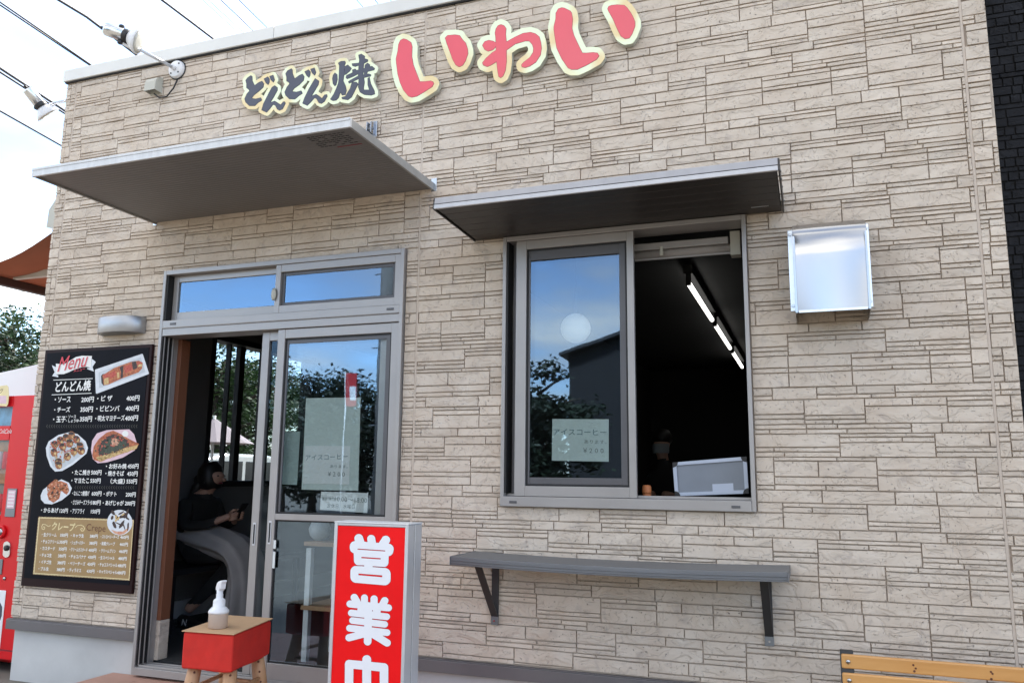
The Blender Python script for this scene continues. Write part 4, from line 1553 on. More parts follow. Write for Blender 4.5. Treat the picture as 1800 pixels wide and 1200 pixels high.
flat('gold_border', M['cream_print'], C_([(158, 118), (1583, 162), (1518, 1056), (78, 962)]))
flat('gold_panel', M['gold_print'], inn)
tw = []
for (a, b) in zip(gold, gold[1:] + gold[:1]):
    a, b = np.array(a), np.array(b)
    L = np.hypot(*(b - a))
    d = (b - a) / L
    nn = np.array([-d[1], d[0]])
    k = 1.5
    while k < L - 2:
        p = a + d * k
        tw.append([tuple(p + nn * .25), tuple(p + d * 1.1 + nn * .25), tuple(p + d * 2 + nn * 1.35), tuple(p + d * .9 + nn * 1.35)])
        k += 2.6
multi('rope_border', M['cream_print'], tw)
flat('crepe_print', M['plate'], C_(disc(1375, 195, 192, 192, 26)))
flat('crepe_print', M['food4'], C_([(1240, 300), (1330, 330), (1420, 330), (1520, 260), (1500, 320), (1440, 365), (1380, 382), (1300, 360)]))
rg = random.Random(5)
multi('crepe_print', M['food_dark'], [C_(disc(1375 + rg.uniform(-130, 130), 180 + rg.uniform(-130, 110), rg.uniform(10, 26), rg.uniform(40, 75), 7, rg.uniform(-1.2, 1.2), .25)) for k in range(15)])
multi('crepe_print', M['food_yel'], [C_(disc(1375 + rg.uniform(-70, 70), 130 + rg.uniform(-60, 60), 14, 30, 7, rg.uniform(-1, 1), .2)) for k in range(4)])
for pts in ([(330, 240), (300, 255), (255, 225), (215, 220), (200, 255), (205, 290), (235, 300), (248, 275), (235, 255), (220, 265)],
            [(705, 270), (735, 240), (790, 232), (830, 250), (845, 285), (830, 320), (800, 322), (785, 295), (805, 280), (818, 292)]):
    LAY[0] -= .00006
    lp = glyph([('c', C_(pts), .55)], [0], .25, .06)[0]
    MB().prism(tow(lp, LAY[0]), LAY[0], LAY[0]).build('flourish', M['cream_print'], menu)
LAY[0] -= .0002
YT = LAY[0]
rows_ = [
    ('どんどん焼', (97.2, 689), (158.5, 686), 18, .03),
    ('・ソース', (96, 707), (123.5, 706.5), 9.5, .025), ('200円', (142.8, 707), (164.3, 706.3), 9.3, .025), ('・ピ ザ', (170.5, 705), (196.7, 704.2), 9.5, .025), ('400円', (222, 704.8), (244.6, 704), 9.3, .025),
    ('・チーズ', (95, 724.4), (122.8, 724), 9.5, .025), ('350円', (141, 724.2), (162.6, 723.7), 9.3, .025), ('・ビビンバ', (169, 722.5), (209.4, 722), 9.5, .025), ('400円', (220.5, 722.4), (243.2, 721.8), 9.3, .025),
    ('・玉子', (93, 742), (114.6, 741.7), 10, .025), ('・ソース', (116.5, 734.8), (133.3, 734.5), 5.2, .02), ('・しょうゆ', (115.8, 742), (138, 741.8), 5.6, .02), ('350円', (140, 741), (161, 740.6), 9.3, .025), ('・明太マヨチーズ', (167, 740), (218.5, 739.2), 10, .025), ('400円', (219.4, 739.6), (241.9, 739), 9.3, .025),
    ('・お好み焼', (186, 823.5), (221.8, 823.5), 9, .025), ('450円', (224, 823.3), (243, 823.3), 8.4, .025),
    ('・たこ焼き', (126.3, 834.3), (157.8, 834.5), 9, .025), ('500円', (160, 834.2), (177.8, 834.4), 8.4, .025),
    ('・焼きそば', (185, 836), (217.5, 836.2), 9, .025), ('450円', (223.2, 836.4), (241.5, 836.6), 8.4, .025),
    ('・マヨたこ', (125.2, 848.5), (155.8, 848.8), 9, .025), ('550円', (158.5, 848.6), (176.3, 849), 8.4, .025),
    ('（大盛）', (194, 849.5), (219, 850), 9, .025), ('550円', (222.2, 849.7), (240.2, 850.1), 8.4, .025),
    ('・なんこつ唐揚げ', (126.6, 870.6), (156.6, 871), 8.6, .02), ('600円', (161, 871), (177.8, 871.3), 8, .025), ('・ポテト', (182, 871.4), (204.5, 871.8), 8.4, .025), ('200円', (220.8, 872.6), (238, 873), 8, .025),
    ('・ささみチーズフライ', (125.2, 886.2), (160, 887), 8.6, .02), ('180円', (160.6, 886.9), (176.3, 887.2), 8, .025), ('・あげじゃが', (180.4, 887.6), (216.8, 888.2), 8.8, .025), ('200円', (219.4, 888), (236.6, 888.6), 8, .025),
    ('・からあげ', (72, 900.2), (102, 901), 8.6, .025), ('120円', (104.6, 901), (118.7, 901.3), 7.8, .025), ('・アジフライ', (123.8, 901.7), (148, 902.3), 8.4, .02), ('150円', (159.6, 902.3), (175, 902.7), 7.8, .025)]


def line(m, name, *a):
    t_ = MB()
    put_text(t_, *a)
    return t_.build(name, m, menu)


for b, l, r_, h, bo in rows_:
    line(M['wht'], 'text_line', b, l, r_, h, YT, bo)
for a, b in (((93.9, 667.8), (163, 665)), ((90.9, 693.7), (160.9, 690.8))):
    MB().prism(tow([[(a[0], a[1] - .55), (b[0], b[1] - .55), (b[0], b[1] + .55), (a[0], a[1] + .55)]], YT), YT, YT).build('rule', M['wht'], menu)
cols = [(200, [420, 460, 400, 352, 352, 312], ['生クリーム', 'チョコクリーム', 'カスタード', 'チョコ生', 'イチゴ生', 'ブル生'], 475, 590, ['350円'] * 3 + ['380円'] * 3),
        (638, [832, 855, 905, 895, 892, 840], ['キャラ生', 'シュガーバター', 'クリームカスタード', 'チョコバナナ', 'ベリーチーズ', 'ティラミス'], 925, 1040, ['380円', '380円', '400円', '430円', '430円', '430円']),
        (1088, [1362, 1310, 1332, 1325, 1375, 1380], ['ストロベリーチーズ', '和風クレープ', 'クリームプリン', '生スペシャル', 'チョコスペシャル', 'キャラスペシャル'], 1382, 1505, ['460円'] * 3 + ['480円'] * 3)]


def rowy(x, r):
    return 402 + (102.5 + .0035 * (x - 200)) * r + .034 * (x - 200)


for x0, ends, names, p0, p1, prices in cols:
    for r in range(6):
        s_ = -10 * r
        line(M['wht'], 'text_line', '・' + names[r], C_([(x0 + s_, rowy(x0, r))])[0], C_([(ends[r] + s_ * (1 if x0 > 200 or r < 1 else .2), rowy(ends[r], r))])[0], 6.4, YT, .028)
        line(M['wht'], 'text_line', prices[r], C_([(p0 + s_, rowy(p0, r))])[0], C_([(p1 + s_, rowy(p1, r))])[0], 6.2, YT, .028)
line(M['cream_print'], 'heading', 'クレープ', (91, 930.5), (131, 933.5), 14, YT, .03, .12)
line(M['brown_print'], 'heading', 'Crepe', (151, 934), (185, 936.5), 14.5, YT, .0)
line(M['red_print'], 'heading', 'Menu', (100.5, 653.5), (153, 643.5), 25, YT, .0, .35)
line(M['red_print'], 'heading', 'メニュー', (129.4, 654), (149, 650.3), 5, YT, .02)

# ---- red sign by the door
YG = -.80
sx0, sx1 = WX(588, 918, YG), WX(718, 925, YG)
sg = empty('stand_sign', ((sx0 + sx1) / 2, YG + .065, .06), 'tall red stand sign with white characters 営業中 before the door', 'stand sign')
zt = 1.040
b = MB()
b.box(sx0, sx0 + .016, YG, YG + .13, .10, zt).box(sx1 - .016, sx1, YG, YG + .062, .10, zt)
b.box(sx1 - .014, sx1 + .001, YG + .064, YG + .13, .10, zt)
b.box(sx0 + .016, sx1 - .016, YG + .002, YG + .128, zt - .012, zt).box(sx0 + .016, sx1 - .016, YG + .002, YG + .128, .10, .115)
b.build('frame', M['alu_light'], sg, .003)
box('top_cap', M['white_met'], sg, sx0 - .001, sx1 + .002, YG - .001, YG + .131, zt + .0003, zt + .006, .002)
box('groove', M['gasket'], sg, sx1 - .012, sx1 - .001, YG + .0622, YG + .0638, .10, zt - .001, 0)
box('panel', M['red_panel'], sg, sx0 + .0165, sx1 - .0165, YG + .004, YG + .124, .116, zt - .013, 0)
for x in (sx0 + .03, sx1 - .06):
    for y in (YG + .01, YG + .1):
        MB().lathe([(.016, 0), (.018, .02), (.012, .04)], (x + .015, y + .01, .06), (0, 0, 1), 12).build('foot', M['black_pl'], sg)
G6 = lambda p: crop(p, 590, 920, 8)
G7 = lambda p: crop(p, 590, 1050, 8)
ei = [('c', G6([(325, 205), (345, 270)]), 62 / 8), ('c', G6([(500, 212), (512, 280)]), 57 / 8), ('c', G6([(705, 228), (665, 290)]), 61 / 8),
      ('p', G6([(275, 318), (740, 355), (735, 380), (275, 340)]), 76 / 8), ('p', G6([(320, 340), (680, 360), (675, 540), (325, 515)]), 68 / 8),
      ('-p', G6([(308, 348), (697, 374), (697, 388), (308, 362)])), ('-p', G6([(362, 464), (633, 482), (633, 500), (362, 482)])),
      ('p', G6([(402, 560), (520, 560), (520, 640), (402, 640)])),
      ('p', G6([(290, 672), (690, 704), (690, 780), (290, 746)]), 83 / 8), ('-p', G6([(320, 698), (655, 724), (655, 750), (320, 722)])),
      ('-p', G6([(180, 578), (400, 583), (400, 595), (180, 590)])), ('-p', G6([(520, 595), (800, 612), (800, 622), (520, 605)]))]
gyo = [('c', G7([(262, -5), (300, 60)]), 52 / 8), ('c', G7([(405, 0), (405, 60)]), 49 / 8), ('c', G7([(540, 15), (540, 75)]), 51 / 8), ('c', G7([(690, 40), (660, 95)]), 52 / 8),
       ('c', G7([(202, 85), (742, 140)]), 50 / 8), ('c', G7([(220, 212), (718, 265)]), 47 / 8), ('p', G7([(310, 90), (635, 120), (632, 230), (305, 200)])),
       ('-p', G7([(418, 160), (525, 172), (520, 192), (425, 185)])),
       ('c', G7([(236, 318), (690, 372)]), 46 / 8), ('c', G7([(196, 425), (722, 488)]), 48 / 8), ('c', G7([(460, 180), (450, 615)]), 54 / 8),
       ('c', G7([(188, 560), (400, 505)]), 51 / 8), ('c', G7([(525, 510), (724, 632)]), 52 / 8)]
chu = [('c', G7([(187, 1290), (190, 930), (680, 978), (680, 1330), (187, 1290)]), 60 / 8), ('c', G7([(437, 866), (436, 1560)]), 62 / 8)]
YL = YG + .0035
for shp in (ei, gyo, chu):
    o, f = glyph(shp, [.55, 0], .35, .1)
    MB().prism(tow(o, YL), YL, YL).build('character_outline', M['red_dark'], sg)
    MB().prism(tow(f, YL - .0008), YL - .0008, YL - .0008).build('character', M['white_print'], sg)

# ---- notices on the glass (stuck inside)
def notice(name, label, quad, y, m='paper', lines=()):
    pts = [P(px, py, 1, y) for px, py in quad]
    mb = MB()
    fr = [Vector(p) for p in pts]
    bk = [p + Vector((0, .0012, 0)) for p in fr]
    mb.add(fr + bk, [(0, 1, 2, 3), (7, 6, 5, 4), (0, 4, 5, 1), (1, 5, 6, 2), (2, 6, 7, 3), (3, 7, 4, 0)])
    o = mb.build(name, M[m])
    tag(o, label, 'notice', 'paper notices behind the glass')
    for im, items in lines:
        t = MB()
        for (tx, l, r_, h, bo) in items:
            put_text(t, tx, l, r_, h, y - .0006, bo)
        t.build('lettering', M[im], o)
    return o


coffee = lambda x0, x1, y0, dy: None
notice('notice', 'white handwritten price notice アイスコーヒー on the serving window', [(970, 809), (1070, 811), (1070, 736.5), (971, 736)], .0125, 'paper_grn',
       [('paper_ink', [('アイスコーヒー', (973, 764), (1066, 765), 10.5, -.012)]), ('paper_ink2', [('あります。', (1027, 779), (1066, 780), 6.5, -.012), ('¥ 2 0 0', (1025, 795.5), (1061, 796), 8.5, -.012)])])
notice('notice', 'white handwritten price notice アイスコーヒー on the sliding door', [(532, 849.5), (613.5, 851), (615.5, 783.5), (536, 783)], .0118, 'paper',
       [('paper_ink', [('アイスコーヒー', (537, 808.5), (611, 806.5), 9, -.012)]), ('paper_ink2', [('あります。', (580, 822), (611, 822.5), 5.5, -.012), ('¥ 2 0 0', (576, 836.5), (606, 837), 8, -.012)])])
notice('notice', 'tall blank greenish sheet behind the price notice on the door', [(530, 860), (629.5, 862), (634, 698), (538, 699.5)], .0135, 'paper_grn')
notice('notice', 'narrow blank sheet near the left edge of the door glass', [(481, 850), (522, 852), (527.5, 758), (490, 758.5)], .0535, 'paper_grn')
notice('notice', 'pale blue opening hours notice above the door rail', [(562.5, 895.5), (645.5, 901), (647, 866), (564.5, 863.5)], .0122, 'paper',
       [('paper_ink2', [('営業時間', (565.5, 878.5), (588, 880), 6, .005), ('10:00～18:00', (588.5, 880.5), (645, 883.5), 8.5, .005), ('定休日　水曜日', (575, 892), (623, 894), 7.5, .01)])])
box('sticker', M['paper'], door_o, XD0 + .0520, XD0 + .068, -.0105, -.0093, WZ(473, 963, 0), WZ(473, 948, 0), 0)
box('sticker', M['paper'], door_o, XD0 + .0520, XD0 + .068, -.0105, -.0093, WZ(470, 997, 0), WZ(470, 968, 0), 0)

# ---- things in the serving window
lb = empty('board_stand', (-.475, .11, 1.164), 'silver framed display board with black corners leaning in the serving window', 'display board')
q = [P(px, py, 1, .10) for px, py in ((1187, 871.5), (1316.5, 867), (1312.5, 802), (1182.5, 812.5))]


def bil(u, v, y):
    a = np.array(q[0]) * (1 - u) * (1 - v) + np.array(q[1]) * u * (1 - v) + np.array(q[2]) * u * v + np.array(q[3]) * (1 - u) * v
    return (a[0], y, a[2])


def bq(name, m, u0, u1, v0, v1, y0, y1, parent=lb, bev=.001):
    return MB().hexa([bil(u0, v0, y0), bil(u1, v0, y0), bil(u1, v0, y1), bil(u0, v0, y1), bil(u0, v1, y0), bil(u1, v1, y0), bil(u1, v1, y1), bil(u0, v1, y1)]).build(name, m, parent, bev)


M['grey_film'] = mat('grey_board_face', (.20, .225, .265), .35, 0, .1, 4)
M['blue_alu'] = mat('pale_anodised_rail', (.42, .47, .57), .35, .2, .04, 5)
bq('face', M['grey_film'], .03, .97, .05, .95, .1005, .112)
bq('rail', M['blue_alu'], .0, .05, .11, .89, .092, .116)
bq('rail', M['blue_alu'], .95, 1., .11, .89, .092, .116)
bq('rail', M['blue_alu'], .06, .94, .0, .10, .092, .116)
bq('rail', M['blue_alu'], .06, .94, .90, 1., .092, .116)
for u, v in ((0, 0), (1, 0), (1, 1), (0, 1)):
    mb = MB()
    loop = [bil(u, v, 0)]
    su, sv = (1 if u == 0 else -1), (1 if v == 0 else -1)
    for k in range(7):
        a = math.pi / 2 * k / 6
        loop.append(bil(u + su * .075 * math.cos(a), v + sv * .15 * math.sin(a), 0))
    pts = [(p[0], p[2]) for p in loop]
    mb.prism([pts], .0905, .117)
    mb.build('corner', M['black_pl'], lb)
bq('card_pocket', M['blue_alu'], .52, .80, .06, .30, .099, .1004, lb, 0)
x, z = WX(1137, 868, .12), WIN[2] + .064
jar = empty('jar', (x, .12, z - .012), 'round orange brown lid standing just inside the serving window', 'jar')
MB().lathe([(.020, 0), (.021, .02)], (x, .12, z - .012), (0, 0, 1), 16).build('jar_body', M['orange_lid'], jar, 0, True)
MB().lathe([(.0225, .0205), (.0235, .03), (.023, .052), (.018, .062), (.004, .064)], (x, .12, z - .012), (0, 0, 1), 18).build('lid', M['orange_lid'], jar, 0, True)
bl = empty('roller_blind', (-.68, .16, 2.42), 'rolled up grey blind across the top of the serving window', 'blind')
xa, xb = WX(1115, 430, .17), WX(1302, 430, .17)
box('head_rail', M['alu'], bl, xa, xb - .06, .15, .20, WZ(1200, 436, .17), WZ(1200, 424, .17), .003)
MB().tube([(xa, .19, WZ(1200, 442, .17)), (xb, .19, WZ(1200, 442, .17))], .024, 14).build('roll', M['grey_cloth'], bl, 0, True)
box('end_bracket', M['beige_pl'], bl, xb - .05, xb, .145, .21, WZ(1290, 440, .17) - .03, WZ(1290, 412, .17) + .012, .002)
box('cord_hook', M['beige_pl'], bl, WX(1160, 440, .15), WX(1166, 440, .15), .14, .149, WZ(1160, 450, .15), WZ(1160, 434, .15), .002)
box('bottom_bar', M['alu'], bl, xa, xb, .175, .19, WZ(1200, 452, .17), WZ(1200, 449, .17), .001)
# ceiling tubes of the kitchen
for k, (a, b) in enumerate(((1.22, 2.53), (2.74, 4.04), (4.28, 5.47))):
    t = empty('ceiling_light', (-.705, (a + b) / 2, 2.62), ['lit fluorescent tube nearest the serving window, top of the row', 'lit fluorescent tube in the middle of the ceiling row', 'lit fluorescent tube farthest inside, lowest of the row'][k], 'ceiling light', 'fluorescent tubes in the kitchen')
    MB().tube([(-.705, a, 2.5), (-.705, b, 2.5)], .016, 12).build('tube', M['tube'], t, 0, True)
    box('housing', M['inner_dark'], t, -.735, -.675, a - .02, b + .02, 2.56, 2.619, .003)
    for y in (a - .012, b + .002):
        box('socket', M['inner_dark'], t, -.722, -.688, y, y + .010, 2.482, 2.5595, .002)
box('kitchen_counter', M['inner_dark'], shop, -1.93, .69, .16, .55, 1.03, 1.08, .003)
gx, gy, gz = P(1012, 577, 1, .55)  # faintly glowing globe added to stand for a pale round shape in the pane
gl = empty('added_globe', (gx, gy, 2.6), 'round white globe added behind the serving window glass', 'lamp')
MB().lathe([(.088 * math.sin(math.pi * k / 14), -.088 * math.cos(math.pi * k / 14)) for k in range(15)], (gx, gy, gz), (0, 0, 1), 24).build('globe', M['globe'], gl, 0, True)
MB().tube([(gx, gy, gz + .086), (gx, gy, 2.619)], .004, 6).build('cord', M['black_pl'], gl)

# ---- the sitting woman
def figure(name, joints, edges, mats, paint, root_i=0, parent=None, sub=2):
    me = bpy.data.meshes.new('skel')
    me.from_pydata([j[:3] for j in joints], edges, [])
    o = bpy.data.objects.new('skel', me)
    COL.objects.link(o)
    o.modifiers.new('skin', 'SKIN')
    sv = me.skin_vertices[0].data
    for i, j in enumerate(joints):
        r = j[3]
        sv[i].radius = r if isinstance(r, tuple) else (r, r)
        sv[i].use_root = i == root_i
    o.modifiers['skin'].use_smooth_shade = True
    sm = o.modifiers.new('sub', 'SUBSURF')
    sm.levels = sm.render_levels = sub
    dg = bpy.context.evaluated_depsgraph_get()
    m2 = bpy.data.meshes.new_from_object(o.evaluated_get(dg))
    bpy.data.objects.remove(o)
    bpy.data.meshes.remove(me)
    vs = [v.co.copy() for v in m2.vertices]
    zs_ = min(v.z for v in vs)
    org = parent and WLOC[parent.name] or Vector((joints[root_i][0], joints[root_i][1], zs_))
    m2.transform(Matrix.Translation(-org))
    m2.materials.clear()
    for mm in mats:
        m2.materials.append(mm)
    for p in m2.polygons:
        c = p.center + org
        p.material_index = paint(c)
        p.use_smooth = True
    m2.name = name
    return link(name, m2, org, parent)


WY = 1.15
wom = empty('person', (-4.45, WY, .13), 'person in black top and long grey skirt sitting inside looking at a phone', 'person')
J = [(-4.50, WY, .70, (.15, .12)), (-4.54, WY, .84, (.135, .10)), (-4.52, WY, .98, (.155, .10)), (-4.47, WY, 1.075, (.08, .07)), (-4.435, WY, 1.125, .045), (-4.405, WY, 1.165, .055),
     (-4.385, WY, 1.225, (.082, .095)), (-4.385, WY, 1.275, (.07, .08)),
     (-4.49, WY - .16, 1.02, .062), (-4.45, WY - .215, .86, .046), (-4.31, WY - .15, .875, .036), (-4.225, WY - .07, .915, .026), (-4.175, WY - .03, .94, .026),
     (-4.49, WY + .16, 1.02, .062), (-4.44, WY + .21, .86, .046), (-4.30, WY + .14, .87, .036), (-4.215, WY + .06, .91, .026), (-4.165, WY + .03, .935, .026),
     (-4.46, WY - .09, .67, .095), (-4.10, WY - .08, .66, .066), (-4.12, WY - .08, .40, .05), (-4.16, WY - .06, .19, .036),
     (-4.46, WY + .09, .67, .095), (-4.12, WY + .02, .64, .066), (-4.32, WY - .06, .40, .05), (-4.47, WY - .10, .24, .036)]
Ed = [(0, 1), (1, 2), (2, 3), (3, 4), (4, 5), (5, 6), (6, 7), (2, 8), (8, 9), (9, 10), (10, 11), (11, 12), (2, 13), (13, 14), (14, 15), (15, 16), (16, 17),
      (0, 18), (18, 19), (19, 20), (20, 21), (0, 22), (22, 23), (23, 24), (24, 25)]


def paint_w(c):
    if c.z > 1.095 and c.x > -4.6:
        return 1
    if c.x > -4.245 and .82 < c.z < 1.02:
        return 1
    if c.z < .30:
        return 1
    return 0


body = figure('body', J, Ed, [M['black_cloth'], M['skin']], paint_w, 0, wom, 3)
hm = MB()
for k in range(260):
    pass
hr = MB().lathe([(.02, .115), (.06, .108), (.092, .07), (.102, .02), (.100, -.03), (.085, -.075), (.05, -.095)], (-4.405, WY, 1.222), (-.25, 0, 1), 20)
hr.v = [Vector((p.x if p.x < -4.375 else -4.375 + (p.x + 4.375) * .55, p.y, p.z)) for p in hr.v]
hr.build('hair', M['hair'], body, 0, True)
MB().lathe([(.01, .04), (.038, .025), (.045, 0), (.036, -.03), (.01, -.045)], (-4.50, WY - .02, 1.20), (-.6, 0, -.5), 14).build('hair_bun', M['hair'], body, 0, True)
MB().tube([(-4.47, WY - .02, 1.20), (-4.52, WY - .03, 1.14), (-4.545, WY - .03, 1.04), (-4.55, WY - .02, .94)], [.030, .036, .030, .012], 10).build('ponytail', M['hair'], body, 0, True)
MB().lathe([(.004, .0), (.016, .012), (.012, .03)], (-4.305, WY, 1.205), (1, 0, -.1), 10).build('nose', M['skin'], body, 0, True)
MB().lathe([(.004, -.022), (.0075, 0), (.004, .022)], (-4.318, WY, 1.178), (0, 1, 0), 10).build('mouth', M['sign_red_edge'], body, 0, True)
for sgn in (-1, 1):
    MB().lathe([(.003, -.014), (.007, 0), (.003, .014)], (-4.318, WY + sgn * .034, 1.232), (.25, sgn, 0), 10).build('eye', M['hair'], body, 0, True)
for sgn in (-1, 1):
    MB().lathe([(.010, -.01), (.020, 0), (.012, .012)], (-4.395, WY + sgn * .083, 1.205), (0, sgn, .1), 12).build('ear', M['skin'], body, 0, True)
MB().lathe([(.004, -.004), (.0045, .0), (.003, .006)], (-4.393, WY - .092, 1.180), (0, 0, -1), 8).build('earring', M['chrome'], body, 0, True)
# fingers round the phone
for sgn, hx, hy in ((-1, -4.175, WY - .03), (1, -4.165, WY + .03)):
    for k in range(4):
        z = .955 - k * .014
        y0 = hy + sgn * .002
        MB().tube([(hx - .005, y0 + sgn * .012, z - .006), (hx + .028 - k * .002, y0 + sgn * .016, z), (hx + .052 - k * .003, y0 - sgn * .002, z + .006), (hx + .050 - k * .003, y0 - sgn * .022, z + .008)], [.0095, .009, .008, .0065], 8).build('finger', M['skin'], body, 0, True)
    MB().tube([(hx - .02, hy - sgn * .005, .955), (hx + .005, hy - sgn * .012, .978), (hx + .03, hy - sgn * .018, .985)], [.012, .0105, .008], 8).build('thumb', M['skin'], body, 0, True)
# skirt
sk = MB()
path = [(-4.58, .80, .150, .10), (-4.48, .77, .17, .12), (-4.30, .735, .19, .115), (-4.12, .70, .195, .10), (-4.03, .62, .19, .075), (-4.015, .45, .185, .075), (-4.03, .30, .20, .085), (-4.05, .17, .215, .10)]
NP = 40
for i, (x, z, ry, rz) in enumerate(path):
    a = path[min(i + 1, len(path) - 1)]
    b = path[max(i - 1, 0)]
    d = Vector((a[0] - b[0], 0, a[1] - b[1])).normalized()
    u = Vector((-d.z, 0, d.x))
    for k in range(NP):
        t = 2 * math.pi * k / NP
        fold = 1 + .13 * math.sin(8 * t + i * .7 + .6 * math.sin(i * 1.3)) * (.30 + .70 * i / 7) + .05 * math.sin(15 * t + i * 1.4)
        p = Vector((x, WY, z)) + Vector((0, 1, 0)) * math.cos(t) * ry * fold + u * math.sin(t) * rz * fold
        sk.v.append(p)
for i in range(len(path) - 1):
    for k in range(NP):
        k2 = (k + 1) % NP
        sk.f.append([i * NP + k, i * NP + k2, (i + 1) * NP + k2, (i + 1) * NP + k])
        sk.mi.append(0)
sk.build('skirt', M['grey_cloth'], body, 0, True, subsurf=1)


def shoe(parent, heel, toe, nm=True):
    h, t = Vector(heel), Vector(toe)
    d = (t - h).normalized()
    sd_ = d.cross(Vector((0, 0, 1))).normalized()
    mb = MB()
    secs = [(-.03, .02, .055), (0, .036, .075), (.06, .038, .07), (.12, .042, .05), (.19, .044, .04), (.235, .03, .03), (.25, .008, .015)]
    for s_, w, hh in secs:
        for k in range(12):
            a = 2 * math.pi * k / 12
            mb.v.append(h + d * s_ + sd_ * math.cos(a) * w + Vector((0, 0, 1)) * (hh / 2 + math.sin(a) * hh / 2 + .012))
    for i in range(len(secs) - 1):
        for k in range(12):
            k2 = (k + 1) % 12
            mb.f.append([i * 12 + k, i * 12 + k2, (i + 1) * 12 + k2, (i + 1) * 12 + k])
    mb.f += [list(range(12))[::-1], [(len(secs) - 1) * 12 + k for k in range(12)]]
    mb.mi = [0] * len(mb.f)
    o = mb.build('shoe', M['black_pl'], parent, 0, True)
    mb = MB()
    mb.tube([h + d * -.02 + Vector((0, 0, .008)), h + d * .1 + Vector((0, 0, .008)), h + d * .22 + Vector((0, 0, .010))], [.034, .042, .030], 12)
    mb.v = [Vector((p.x, p.y, h.z + .008 + (p.z - h.z - .008) * .2)) for p in mb.v]
    mb.build('sole', M['black_pl'], o)
    v, f = text_verts('N', .02, .2)
    out = []
    side = sd_ if sd_.y < 0 else -sd_
    for p in v:
        out.append(h + d * (.055 + p[0] * .075) + side * .0405 + Vector((0, 0, .020 + p[1] * .065)))
    mb = MB().add(out, f)
    mb.build('letter', M['wht'], o)
    return o


shoe(body, (-4.50, WY - .11, .135), (-4.25, WY - .16, .135))
shoe(body, (-4.19, WY - .06, .135), (-3.94, WY - .06, .135))
ph = empty('phone', (-4.13, WY, .96), 'dark phone held in both hands by the sitting person', 'phone')
xf = Matrix.Translation((-4.115, WY, .975)) @ Matrix.Rotation(R(-55), 4, 'Y')
MB(xf).box(-.07, .07, -.036, .036, -.004, .004).build('case', M['black_pl'], ph, .003)
MB(xf).box(-.065, .065, -.033, .033, .0041, .0046).build('screen', M['car_glass'], ph)
be = empty('bench', (-4.50, WY, .13), 'dark bench along the inner left wall under the sitting person', 'bench')
box('seat', M['black_pl'], be, -4.735, -4.28, WY - .45, WY + 1.2, .53, .57, .004)
for yy in (WY - .40, WY + 1.1):
    for xx in (-4.72, -4.33):
        box('leg', M['black_pl'], be, xx, xx + .04, yy, yy + .04, .129, .529, .002)
po = MB().box(-4.749, -4.746, .86, 1.16, 1.23, 1.50)
tag(po.build('poster', M['yellow_paper']), 'dim yellow poster on the inner left wall above the person', 'poster')
po = MB().box(-4.749, -4.746, .84, 1.20, 1.60, 2.0)
tag(po.build('poster', M['orange_print']), 'dark orange poster on inner wall beside the side window', 'poster')

for o_ in (wom, ph):
    o_.location.x += .06

# ---- worker behind the serving window
hx, hy, hz = P(1163, 782, 1, 3.6)
wk = empty('person', (hx, hy, .13), 'person with white face mask standing in the dark kitchen', 'person')
J = [(hx + .04, hy, .95, (.15, .11)), (hx + .04, hy, 1.10, (.14, .10)), (hx + .03, hy, 1.22, (.16, .10)), (hx + .01, hy, hz - .12, .05), (hx, hy, hz - .07, .06), (hx, hy, hz, (.075, .09)), (hx, hy, hz + .07, (.06, .07)),
     (hx + .20, hy - .02, 1.20, .055), (hx + .23, hy - .12, 1.0, .042), (hx + .12, hy - .25, 1.10, .034), (hx + .04, hy - .29, 1.115, .03),
     (hx - .14, hy - .02, 1.20, .055), (hx - .19, hy - .12, 1.0, .042), (hx - .08, hy - .25, 1.10, .034), (hx - .02, hy - .30, 1.115, .03),
     (hx + .12, hy, .60, .09), (hx + .12, hy, .20, .06), (hx - .05, hy, .60, .09), (hx - .05, hy, .20, .06)]
Ed = [(0, 1), (1, 2), (2, 3), (3, 4), (4, 5), (5, 6), (2, 7), (7, 8), (8, 9), (9, 10), (2, 11), (11, 12), (12, 13), (13, 14), (0, 15), (15, 16), (0, 17), (17, 18)]
wb = figure('body', J, Ed, [M['black_cloth'], M['skin']], lambda c: 1 if (c.z > hz - .13 or (c.y < hy - .2)) else 0, 0, wk)
MB().lathe([(.02, .11), (.065, .095), (.092, .05), (.098, .0), (.08, -.03)], (hx, hy + .022, hz + .045), (0, .2, 1), 18).build('hair', M['hair'], wb, 0, True)
mk = MB()
for j in range(5):
    for k in range(9):
        a = R(-62 + 124 * k / 8)
        z = hz - .075 + .085 * j / 4
        rr = .083 + .012 * math.cos(a) * math.sin(math.pi * (j + .5) / 5)
        mk.v.append(Vector((hx + math.sin(a) * rr, hy - math.cos(a) * (rr + .016), z)))
for j in range(4):
    for k in range(8):
        a = j * 9 + k
        mk.f.append([a, a + 1, a + 10, a + 9])
        mk.mi.append(0)
mk.build('mask', M['mask'], wb, 0, True)

